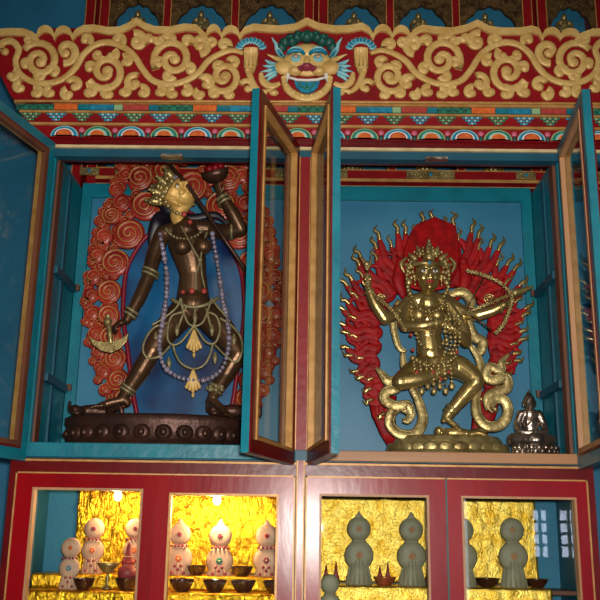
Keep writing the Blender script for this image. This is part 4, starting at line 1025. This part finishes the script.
put_scarf([(470, 345, .15), (480, 362, .15), (479, 382, .145), (476, 400, .14), (478, 416, .135), (488, 426, .13), (501, 424, .13), (508, 413, .13), (505, 401, .13), (496, 399, .13), (490, 406, .128), (494, 412, .126)], [2, 4, 4.2, 4.2, 5, 5.2, 5.2, 5, 5, 4.6, 4, 2])
put_scarf([(490, 410, .128), (488, 398, .13), (497, 392, .13), (507, 388, .13), (506, 378, .13), (493, 380, .13), (486, 376, .13), (490, 367, .13), (501, 370, .13), (502, 362, .13), (509, 354, .13)], [4, 5, 5, 5, 5, 5, 4.5, 4.8, 4.5, 3.5, .5])
# the small prostrate figure trodden underfoot
m = MB(); m.limb([K(444, 433, .14), K(456, 433, .14), K(468, 434, .14), (K(480, 434, .14))], [4.5*q, 5.5*q, 4.5*q, 3*q], 12); m.ell(K(439, 431, .135), 4.8*q, 12, 10)
m.limb([K(446, 433, .125), K(440, 437, .115), K(433, 437, .115)], [2.2*q, 2*q, 1.4*q], 8); m.limb([K(470, 434, .13), K(480, 433, .12), K(488, 437, .12)], [3*q, 2.6*q, 2*q], 8)
m.limb([K(468, 434, .15), K(478, 430, .15), K(487, 431, .15)], [3*q, 2.6*q, 2*q], 8)
m.ell(K(439, 432, .114), (1*q, 1*q, 1*q)); m.build('trodden_figure', GOLD, R_, remesh=.0019)
# flame halo: red tongues with gilded tips
YH = .235; qh = M(YH); hc = (434, 330)
def Rout(t):   # t degrees from up
    t = abs(t); pts = [(0, 117), (26, 112), (47, 107), (72, 101), (104, 95), (123, 95), (143, 103), (155, 108)]
    for (a, ra), (b_, rb_) in zip(pts[:-1], pts[1:]):
        if t <= b_: return ra+(rb_-ra)*(t-a)/(b_-a)
    return 106
def HP(t, r): a = math.radians(t); p = at(hc[0]+r*math.sin(a), hc[1]-r*math.cos(a), YH); return (p.x, p.z)
def Rin(t):
    t = abs(t); return 44+12*min(1, t/70) if t < 100 else 56+(t-100)*.6
hal = MB()
rnd = random.Random(3)
def tip(P, W_):
    t_ = MB(); Q = [V((v.x, YH-.005, v.z)) for v in smooth_path([(a, 0, c) for a, c in P], 4)]
    t_.tube(Q, [v*qh for v in interp(W_, len(Q))], 8, flat=.8); t_.build('flame_tip', GOLD, R_)
def HU(t, r, up): x, z = HP(t, r); return (x, z+up*qh)      # flames lick upward, away from the circle
tt = [-150+4.9*k+rnd.uniform(-.8, .8) for k in range(62)]
for k, t in enumerate(tt):
    s = -1 if t < 0 else 1; lat = abs(math.sin(math.radians(t)))
    big = k % 3 != 1
    ro = Rout(t)*(rnd.uniform(.93, 1.0) if big else rnd.uniform(.84, .90)); ri = Rin(t)+(0 if big else 3); up = 6*lat*(1 if abs(t) < 125 else .6)
    sw = 2.2*s*rnd.uniform(.6, 1.3)
    P = [HU(t+sw, ri, 0), HU(t-sw*.6, ri+(ro-ri)*.3, 0), HU(t+sw*.8, ri+(ro-ri)*.58, up*.1), HU(t-sw*.3, ri+(ro-ri)*.82, up*.5), HU(t-sw*.5, ro*.97, up)]
    Q = [(v.x, v.z) for v in smooth_path([(a, 0, c) for a, c in P], 6)]
    wv = [v*qh for v in ((11, 7.5, 9, 6.5, 2.6) if big else (8, 6, 7.5, 5, 1.8))]
    y_ = YH+(0 if big else .003)
    hal.ribbon(Q, wv, y_, .006, 6, .35); hal.ribbon(Q[::-1], wv[::-1], y_, -.006, 6, .35)
    hk = [HU(t-sw*.35, ro*.93, up*.8), HU(t-sw*.9, ro*.985, up*.95), HU(t-sw*.3, ro*1.02, up*1.2+1), HU(t-sw*1.4, ro*1.035, up*1.4+2)]
    tip(hk, (1.7, 2.3, 1.8, .3) if big else (1.4, 1.8, 1.3, .3))
for rr, wd, am in ((.07, 11, 1.5), (.36, 7, 4), (.64, 5.5, 4)):
    P = [HP(t, Rin(t)+(Rout(t)-Rin(t))*rr+am*math.sin(t*.5+rr*9)) for t in range(-152, 153, 2)]
    hal.ribbon(P, [wd*qh*(1+.25*math.sin(j*.9)) for j in range(len(P))], YH+.002, .006, 6, .4)
for s in (-1, 1):
    P = [HP(s*142, 84), HP(s*149, 98), HP(s*156, 112), HP(s*160, 121)]; hal.ribbon(P, [30*qh, 24*qh, 17*qh, 12*qh], YH+.004, .006, 6, .3)
    p = at(434+s*54, 300, YH); t_ = MB(); t_.tube([V((p.x+6*qh*(1-k/18)*math.cos(k*.8), YH-.010, p.z+6*qh*(1-k/18)*math.sin(k*.8))) for k in range(18)], 1.1*qh, 6); t_.build('gilded_curl', GOLD, R_)
hal.build('flame_halo', FLAME, R_)
# streaming red hair behind the crown
m = MB()
for k in range(-9, 10):
    x = k/9
    P = [at(428+x*15, 292-abs(x)*4, .17), at(430+x*25, 270, .19), at(432+x*25, 248, .205), at(434+x*21, 232, .212), at(435+x*17, 217+abs(x)*7, .215)]
    m.tube(smooth_path(P, 5), [v*q for v in (2.0, 2.8, 2.8, 2.2, 1.0)], 8)
for x in (-24, 24): m.limb([at(432+x*1.3, 262, .205), at(432+x*1.4, 280, .20), at(431+x*1.1, 298, .20)], [5*q, 7*q, 3*q], 10, .5)
m.build('red_hair', FLAME, R_)
# ================================================================== small silver Buddha
p = V((at(536, 452, .10).x, .10, zsh1)); S_ = empty('seated_buddha_statue', p, 'small tarnished silver seated Buddha on a lotus base, beside the flame-haloed statue', 'statue')
qb = M(.10); zt = zpx(444, .10, 536)
m = MB(); m.use(SILVER)
m.lathe(p, [(25*qb, 0), (25*qb, 2.5*qb), (22*qb, 3.2*qb), (20*qb, 6*qb), (21*qb, 10*qb), (19*qb, 11.5*qb)], 32, 1, .6)
for row, zz in ((0, 5), (1, 8.6)):
    for k in range(18):
        a = 2*PI*(k+.5*row)/18; ca, sa = math.cos(a), math.sin(a)
        m.ell(p+V((21.5*qb*ca, 21.5*qb*.6*sa, zz*qb)), (3.2*qb, 2.2*qb, 2.6*qb), 8, 6, (V((-sa, ca, 0)), V((ca, sa, 0)), V((0, 0, 1))))
m.build('lotus_base', None, S_)
hS = zpx(390, .10, 527)-(p.z+10.5*qb)
m = MB(); buddha_body(m, hS/1.09, p+V((-4*qb, 0, 10.5*qb)), .8); m.build('body', SILVER, S_, remesh=.0014)
# robe edge over the shoulder
m = MB(); g2 = lambda x, y_, z: p+V((-4*qb, 0, 10.5*qb))+V((x, y_, z))*hS/1.09
m.limb([g2(.17, -.06, .68), g2(.02, -.17, .52), g2(-.12, -.16, .36)], [.02*hS, .02*hS, .02*hS], 8); m.build('robe_hem', SILVER, S_)

# ================================================================== LEFT STATUE
Yl = .165; ql = M(Yl)
lb0 = at(155, 447, Yl)
Lf = empty('dancing_dakini_statue', V((lb0.x, Yl, zsh1)), 'dark bronze striding goddess statue with golden upturned face, bead garland and coral spiral halo', 'statue')
J = lambda x, y, Y=Yl: at(x, y, Y)
# base
m = MB(); cx = J(154, 440).x; zt = zpx(415.5, Yl-.06, 155); hb_ = zt-zsh1
m.lathe((cx, Yl, zsh1), [(95*ql, 0), (95*ql, hb_*.16), (91*ql, hb_*.24), (85*ql, hb_*.34), (86*ql, hb_*.62), (90*ql, hb_*.78), (90*ql, hb_*.94), (86*ql, hb_)], 64, 1, .46)
m.build('oval_base', BRONZEB, Lf)
m = MB()
for k in range(26):
    a = 2*PI*k/26+.06; ca, sa = math.cos(a), math.sin(a); c_ = V((cx+86*ql*ca, Yl+86*.46*ql*sa, zsh1+hb_*.5))
    m.ell(c_, (8.5*ql, 3.5*ql, hb_*.22), 12, 8, (V((-sa, ca*.46, 0)).normalized(), V((ca*.46, sa, 0)).normalized(), V((0, 0, 1)))); m.ell(c_+V((ca*.006, sa*.010, -.001)), (3.6*ql, 3*ql, 3.8*ql), 8, 6)
m.build('lotus_boss', BRONZEB, Lf)
# body
m = MB()
m.limb([J(193, 306, .17), J(193, 290, .165), J(193, 274, .16), J(190, 258, .155), J(187, 244, .155), J(186, 232, .16)], [19*ql, 16*ql, 14*ql, 17*ql, 20*ql, 15*ql], 18, .72)
for x in (182, 203): m.ell(J(x, 246, .118), (9.5*ql, 8*ql, 9*ql), 14, 10)
m.limb([J(163, 233, .165), J(186, 229, .165), J(211, 229, .165)], [8.5*ql, 11*ql, 8.5*ql], 14)
m.limb([J(186, 230, .16), J(180, 220, .155), J(178, 208, .15)], [10*ql, 9*ql, 8.5*ql], 14)
m.ell(J(193, 308, .17), (24*ql, 15*ql, 15*ql), 18, 12)
# lowered left arm with hand holding the curved knife
m.limb([J(162, 236, .165), J(154, 256, .155), J(149, 276, .14)], [9*ql, 8.5*ql, 7*ql], 14); m.limb([J(149, 276, .14), J(139, 299, .125), J(127, 320, .11)], [7.2*ql, 7*ql, 4.6*ql], 14)
hand(m, J(127, 320, .11), J(108, 328, .09)-J(127, 320, .11), (0, .25, -1), 24*ql, .75)
# raised right arm
m.limb([J(212, 230, .165), J(226, 232, .15), J(241, 229, .135)], [9*ql, 8.5*ql, 7.5*ql], 14); m.limb([J(241, 229, .135), J(232, 212, .12), J(221, 195, .11)], [7.5*ql, 7.2*ql, 4.8*ql], 14)
hand(m, J(221, 195, .11), J(214, 178, .10)-J(221, 195, .11), (0, .2, 1), 22*ql, .55, .3)
# striding legs
m.limb([J(182, 314, .165), J(168, 329, .14), J(153, 350, .115)], [15.5*ql, 14*ql, 9.5*ql], 16); m.limb([J(153, 350, .115), J(140, 372, .125), J(124, 396, .13)], [9.5*ql, 9.5*ql, 5.5*ql], 16)
foot(m, J(124, 398, .13), J(92, 402, .11), 30*ql)
m.limb([J(206, 314, .165), J(222, 331, .14), J(238, 354, .12)], [15.5*ql, 14*ql, 9.5*ql], 16); m.limb([J(238, 354, .12), J(226, 374, .13), J(213, 396, .14)], [9.5*ql, 9.5*ql, 5.5*ql], 16)
foot(m, J(212, 398, .14), J(232, 411, .09), 27*ql)
m.build('body', BRONZE, Lf, remesh=.0022)
# head thrown back, turned up to the right
m = MB(); hup = V((-.80, -.12, .42)); hfw = V((.40, -.72, .56)); s = 40*ql
hp = J(177, 195, .13)
g, ax = head(m, hp, hup, hfw, s)
m.limb([hp-hup.normalized()*s*.3, J(178, 213, .148), J(180, 222, .152)], [s*.2, s*.2, s*.21], 14)
m.build('face', GOLDM, Lf, remesh=.0016)
hd = [o for o in bpy.data.objects if o.name.startswith('face') and o.parent == Lf][0]
eyes(hd, g, ax, s)
# crown and dark hair
m = MB()
for row, (rd, zz, n_) in enumerate(((.44, .24, 15), (.47, .34, 13), (.42, .46, 9))):
    for k in range(n_):
        a = math.radians(-115+230*k/(n_-1)); c_ = g(rd*math.sin(a), rd*.95*math.cos(a)-.03, zz+.03*(k % 2)); m.ell(c_, (2.9*ql, 2.6*ql, 3.2*ql), 8, 6)
        if row == 1 and k % 2 == 0:
            dirn = (ax[2]*.85+ax[0]*math.sin(a)*.45+ax[1]*math.cos(a)*.45).normalized()
            m.limb([c_, c_+dirn*5*ql, c_+dirn*10*ql], [4.6*ql, 4.0*ql, 1.2*ql], 10); m.ell(c_+dirn*11*ql, 1.8*ql, 8, 6)
            for sg in (-1, 1): m.ell(c_+dirn*5*ql+ax[0]*sg*3.4*ql, 2.2*ql, 8, 6)
m.tube([g(.42*math.sin(a), .40*math.cos(a)-.02, .22) for a in [math.radians(-105+15*k) for k in range(15)]], 2.2*ql, 8)
for k in (-1, 1): beads(m, [g(k*.42, -.02, .2), g(k*.46, -.14, -.02), g(k*.42, -.22, -.25), g(k*.3, -.2, -.5)], 2.4*ql, 1.5, jitter=.3)
m.limb([g(0, -.1, .42), g(0, -.12, .56), g(0, -.15, .7)], [9*ql, 6*ql, 2*ql], 10)
m.build('crown', BRASS, Lf)
m = MB(); m.ell(g(0, .43, .24), 2.4*ql); m.ell(g(-.1, .42, .22), 2*ql); m.build('forehead_jewel', BEAD, Lf)
for (a, b_, c_) in ((184, 214, 3), (190, 222, 2.6), (192, 291, 3), (204, 291, 3), (183, 292, 2.4)): m = MB(); m.ell(J(a, b_, .11), (c_*ql, 2*ql, c_*ql)); m.build('coral_stone', SALMON, Lf)
m = MB()
m.limb([g(0, -.32, .3), g(.1, -.5, -.1), J(160, 220, .19), J(154, 234, .20), J(151, 246, .20)], [9*ql, 10*ql, 9*ql, 7*ql, 3*ql], 12, .6); m.limb([J(170, 210, .18), J(190, 218, .19), J(215, 215, .19), J(228, 225, .19)], [7*ql, 5*ql, 4*ql, 1.5*ql], 12, .6)
m.build('hair', HAIR, Lf)
# staff across the shoulder
m = MB(); m.tube(ppts([(168, 163, .09), (186, 183, .10), (215, 225, .09), (247, 272, .08)]), 2.2*ql, 8); m.build('staff', BRONZEB, Lf)
# skull cup in the raised hand
cpos = J(218, 183, .10); tiltm = Matrix.Rotation(math.radians(24), 3, 'X') @ Matrix.Rotation(math.radians(-14), 3, 'Y')
m = MB(); m.lathe((0, 0, 0), [(2*ql, 0), (9*ql, 3*ql), (13.5*ql, 8*ql), (15*ql, 14*ql), (13*ql, 14*ql), (10*ql, 8*ql)], 24, 1, .8)
m.v = [tuple(cpos+tiltm @ V(v_)) for v_ in m.v]; m.build('skull_cup', BRONZEB, Lf)
m = MB(); m.ell((0, 0, 12.5*ql), (12*ql, 9.5*ql, 6*ql), 14, 8)
for k in range(7): m.ell((7*ql*math.cos(k), 5*ql*math.sin(k), 16*ql), 4*ql, 8, 6)
m.v = [tuple(cpos+tiltm @ V(v_)) for v_ in m.v]; m.build('cup_offering', RED, Lf)
# curved knife
yk = .088; PK = [(89, 337), (93, 345), (101, 351), (111, 353), (120, 349), (127, 341), (129, 333), (123, 338), (115, 341), (105, 342), (97, 341)]
m = MB(); m.prism([(at(a, b_, yk).x, at(a, b_, yk).z) for a, b_ in PK], yk-.004, yk+.004); m.tube(ppts([(111, 344, yk), (110, 334, yk), (109, 326, yk)]), 2.6*ql, 8); m.ell(J(108, 322, yk), 4.5*ql); m.ell(J(108, 316, yk), 2.5*ql)
m.build('curved_knife', BRASS, Lf, bevel=.0015)
# garland of lilac grey beads
m = MB()
beads(m, ppts([(160, 234, .115), (163, 250, .115), (166, 268, .115), (167, 285, .115), (166, 300, .11), (163, 320, .10), (160, 338, .095), (160, 352, .09), (164, 366, .09), (176, 376, .09), (192, 380, .09), (208, 379, .09), (221, 370, .09), (227, 355, .09), (229, 338, .095), (227, 318, .10), (223, 300, .11), (220, 280, .115), (217, 260, .115), (214, 244, .12), (212, 231, .125)]), 2.6*ql, 1.55, jitter=.25)
m.build('bead_garland', BEAD, Lf)
# bone-work net apron and chest strings
m = MB()
def string(P, r=1.3): m.tube(smooth_path(ppts(P), 6), r*ql, 6)
ya = .10
string([(172, 299, .12), (182, 305, .105), (195, 307, .10), (208, 304, .105), (218, 298, .12)], 2.0)
string([(181, 298, ya), (183, 310, ya), (188, 323, ya), (195, 326, ya), (203, 322, ya), (208, 310, ya), (211, 300, ya)])
string([(183, 312, ya), (172, 316, ya), (168, 328, ya), (168, 340, ya), (174, 345, ya), (182, 341, ya), (190, 331, ya), (194, 326, ya)])
string([(207, 312, ya), (216, 316, ya), (220, 328, ya), (217, 340, ya), (212, 344, ya), (205, 341, ya), (198, 331, ya), (194, 326, ya)])
string([(173, 345, ya), (176, 355, ya), (182, 364, ya), (194, 369, ya), (204, 365, ya), (210, 355, ya), (213, 344, ya)])
string([(168, 323, ya), (155, 327, ya), (146, 338, ya-.01), (143, 350, ya-.015), (148, 358, ya-.01), (160, 356, ya-.01), (170, 346, ya)])
string([(220, 318, ya), (232, 326, ya), (241, 338, ya-.01), (242, 352, ya-.015), (236, 362, ya-.01), (226, 356, ya-.01), (215, 345, ya)])
string([(181, 298, ya), (176, 308, ya), (164, 318, ya), (152, 325, ya)]); string([(211, 298, ya), (217, 306, ya), (224, 314, ya), (230, 322, ya)])
string([(195, 305, ya), (195, 314, ya), (194, 326, ya)]); string([(187, 305, ya), (181, 320, ya), (177, 332, ya)]); string([(206, 308, ya), (209, 320, ya), (212, 332, ya)])
for (x, y_) in ((195, 318), (177, 330), (212, 330), (169, 363), (215, 358), (156, 338), (234, 340)): m.limb([J(x, y_-5, ya), J(x, y_, ya), J(x, y_+5, ya)], [1.2*ql, 2.8*ql, 1.2*ql], 8)
string([(181, 226, .12), (187, 237, .11), (194, 250, .105), (201, 262, .11)], 1.0); string([(207, 232, .12), (203, 245, .11), (200, 262, .11)], 1.0); string([(201, 262, .11), (202, 275, .11), (205, 288, .11)], 1); string([(200, 262, .11), (196, 275, .11), (195, 290, .11)], 1)
m.ell(J(200, 260, .105), 2.6*ql)
m.build('net_apron', BONE, Lf)
for (x, y_) in ((194, 330), (193, 370)):
    m = MB(); 
    for k in (-2, -1, 0, 1, 2): m.limb([J(x, y_, ya-.006), J(x+k*1.6, y_+10, ya-.008), J(x+k*3.2, y_+20-abs(k)*2, ya-.006)], [1.4*ql, 2.2*ql, 1.6*ql], 8); m.ell(J(x+k*3.2, y_+21-abs(k)*2, ya-.006), 1.9*ql, 8, 6)
    m.ell(J(x, y_+25, ya-.006), (1.6*ql, 1.6*ql, 2.6*ql)); m.build('gold_tassel', GPAINT, Lf)
# necklace, armlets, anklets
m = MB(); mq = MB(); beads(mq, ppts([(166, 229, .12), (173, 236, .11), (184, 239, .105), (196, 236, .11), (203, 229, .12)]), 1.7*ql, 1.7); mq.build('necklace', BONE, Lf)
for c, d, r in ((J(151, 271, .145), (-.4, 0, -1), 8.6), (J(150, 275, .143), (-.4, 0, -1), 8.4), (J(130, 315, .113), (-.6, 0, -1), 6.4), (J(132, 311, .115), (-.6, 0, -1), 6.8), (J(223, 198, .112), (-.6, 0, 1), 6.2), (J(225, 202, .113), (-.6, 0, 1), 6.6), (J(232, 231, .145), (1, 0, 0), 8.8),
                (J(127, 391, .13), (-.6, 0, -1), 7.2), (J(129, 388, .13), (-.6, 0, -1), 7.6), (J(215, 391, .14), (-.5, 0, -1), 7.4), (J(217, 387, .138), (-.5, 0, -1), 7.8)):
    mq = MB(); bangle(mq, c, d, r*ql, 1.5*ql); mq.build('bangle', BONE, Lf)
for k in range(8): a = k*PI/4; m.ell(J(216+8*math.cos(a), 388+2*math.sin(a), .135-.02*abs(math.sin(a))), 2.4*ql, 8, 6)
m.build('anklet', BONE, Lf)
# trodden figures
for (x, s_) in ((84, 1), (222, -1)):
    m = MB(); zb = 411
    m.limb([J(x-4, zb, .13), J(x+12, zb, .14), J(x+28, zb+2, .15)], [5*ql, 7*ql, 5*ql], 12); m.ell(J(x-9, zb-1, .125), 5.5*ql, 12, 10)
    m.limb([J(x-2, zb, .115), J(x-7, zb+2, .10), J(x-14, zb-1, .105), J(x-14, zb-9, .11)], [3*ql, 2.6*ql, 2*ql, 1.6*ql], 8); m.limb([J(x+26, zb, .13), J(x+36, zb-4, .11), J(x+38, zb+4, .11)], [4*ql, 3.2*ql, 2.4*ql], 8)
    m.build('trodden_figure', BRONZEB, Lf, remesh=.0022)
# spiral halo
YS = .245; qs = M(YS)
rimLL = [(138, 418), (133, 390), (128, 350), (124, 320), (124, 296), (128, 268), (142, 243), (160, 226), (184, 212)]
ringm = [(123, 398, 10), (118, 380, 11), (115, 359, 11), (111, 338, 11), (108, 316, 12), (109, 292, 12.5), (115, 263, 14.5), (129, 234, 16), (146, 206, 16), (140, 178, 14), (165, 172, 15), (192, 186, 17)]
outm = [(112, 406, 7), (105, 390, 7), (103, 372, 8), (99, 352, 8), (95, 334, 8), (92, 314, 8.5), (91, 296, 8.5), (93, 277, 9), (97, 256, 9.5), (104, 237, 10), (112, 216, 10.5), (122, 203, 10), (116, 190, 8), (126, 176, 9), (122, 165, 8), (150, 156, 11), (184, 156, 12), (218, 152, 11)]
tiny = [(100, 244, 5), (92, 262, 5), (88, 282, 5), (85, 302, 5.5), (86, 322, 5), (88, 342, 5), (93, 361, 5), (98, 380, 5), (102, 224, 5.5), (108, 205, 5.5), (114, 182, 5), (101, 268, 6), (99, 322, 6)]
hal = MB(); gl_ = MB()
def sdisc(px, py, r, s):
    p = at(px, py, YS); n = 20
    hal.use(CORAL); 
    prof = [(0, -.006), (r*.9, -.006), (r, -.001), (r*.95, .005), (0, .005)]
    vs = []; fs = []
    for rr, yy in prof:
        for k in range(n): vs.append((p.x+rr*qs*math.cos(2*PI*k/n), YS+yy, p.z+rr*qs*math.sin(2*PI*k/n)))
    for i in range(4):
        for k in range(n): fs.append((i*n+k, (i+1)*n+k, (i+1)*n+(k+1) % n, i*n+(k+1) % n))
    hal.add(vs, fs, True)
    turns = 2.4 if r > 10 else 1.6; N = int(turns*22)
    def sp(ph, sc=1): return [(p.x+r*sc*qs*(1-.9*i/N)*math.cos(s*(i/N*turns*2*PI+ph)), p.z+r*sc*qs*(1-.9*i/N)*math.sin(s*(i/N*turns*2*PI+ph))) for i in range(N+1)]
    a = 1.2*px
    hal.ribbon(sp(a, .93), [r*.26*qs]*(N+1), YS-.004, .007, prof=5)
    g_ = sp(a+.9, .86); gl_.tube([V((x, YS-.0112, z)) for x, z in g_], (.42 if r > 10 else .26)*qs, 5)
    if r > 10: gl_.tube([V((x, YS-.0115, z)) for x, z in sp(a-.4, .95)], (.3 if r > 10 else .18)*qs, 5); g_ = sp(a+.35, .93); gl_.tube([V((x, YS-.0120, z)) for x, z in g_], .42*qs, 5)
inn = [(p[0], p[1]) for p in rimLL]; rn = random.Random(5); fill = []
for _ in range(900):
    px = rn.uniform(82, 184); py = rn.uniform(152, 408)
    kx = [a for a in inn if abs(a[1]-py) < 26]; xin = min([a[0] for a in kx]) if kx else 184
    if py < 206: xin = 184
    xo = 82+abs(py-300)**2*.0022 if py > 300 else 82+(300-py)**2*.0019
    if px < xo+5 or px > xin-8: continue
    if all(math.hypot(px-a, py-b_) > 7.5 for a, b_, _ in fill): fill.append((px, py, 6))
ringm = [(a, b_, c*1.08) for a, b_, c in ringm]
for lst in (ringm, outm, tiny, fill):
    YS = .251 if lst is fill else .245
    for (px, py, r) in lst:
        sdisc(px, py, r, 1)
        mx = 368-px
        if mx > 200 and abs(mx-px) > 24 and px < 165: sdisc(mx, py, r, -1)
YS = .245
hal.build('spiral_halo', None, Lf); gl_.build('spiral_gold_lines', GLINE, Lf)
rimL = [(138, 418), (133, 390), (128, 350), (124, 320), (124, 296), (128, 268), (142, 243), (160, 226), (184, 212)]
rim = rimL+[(368-a, b_) for a, b_ in rimL[::-1][1:]]
P = smooth_path([V((at(a, b_, YS).x, YS-.006, at(a, b_, YS).z)) for a, b_ in rim], 5)
m = MB(); m.tube(P, 2.4*qs, 8); m.tube([p_+V((0, -.002, 0)) for p_ in P], 1.0*qs, 6); m.build('halo_rim', CRIMS, Lf)
m = MB(); poly = [(p_.x, p_.z) for p_ in P]; m.prism(poly[::-1], YS, YS+.008); m.build('blue_backplate', NAVY, Lf)
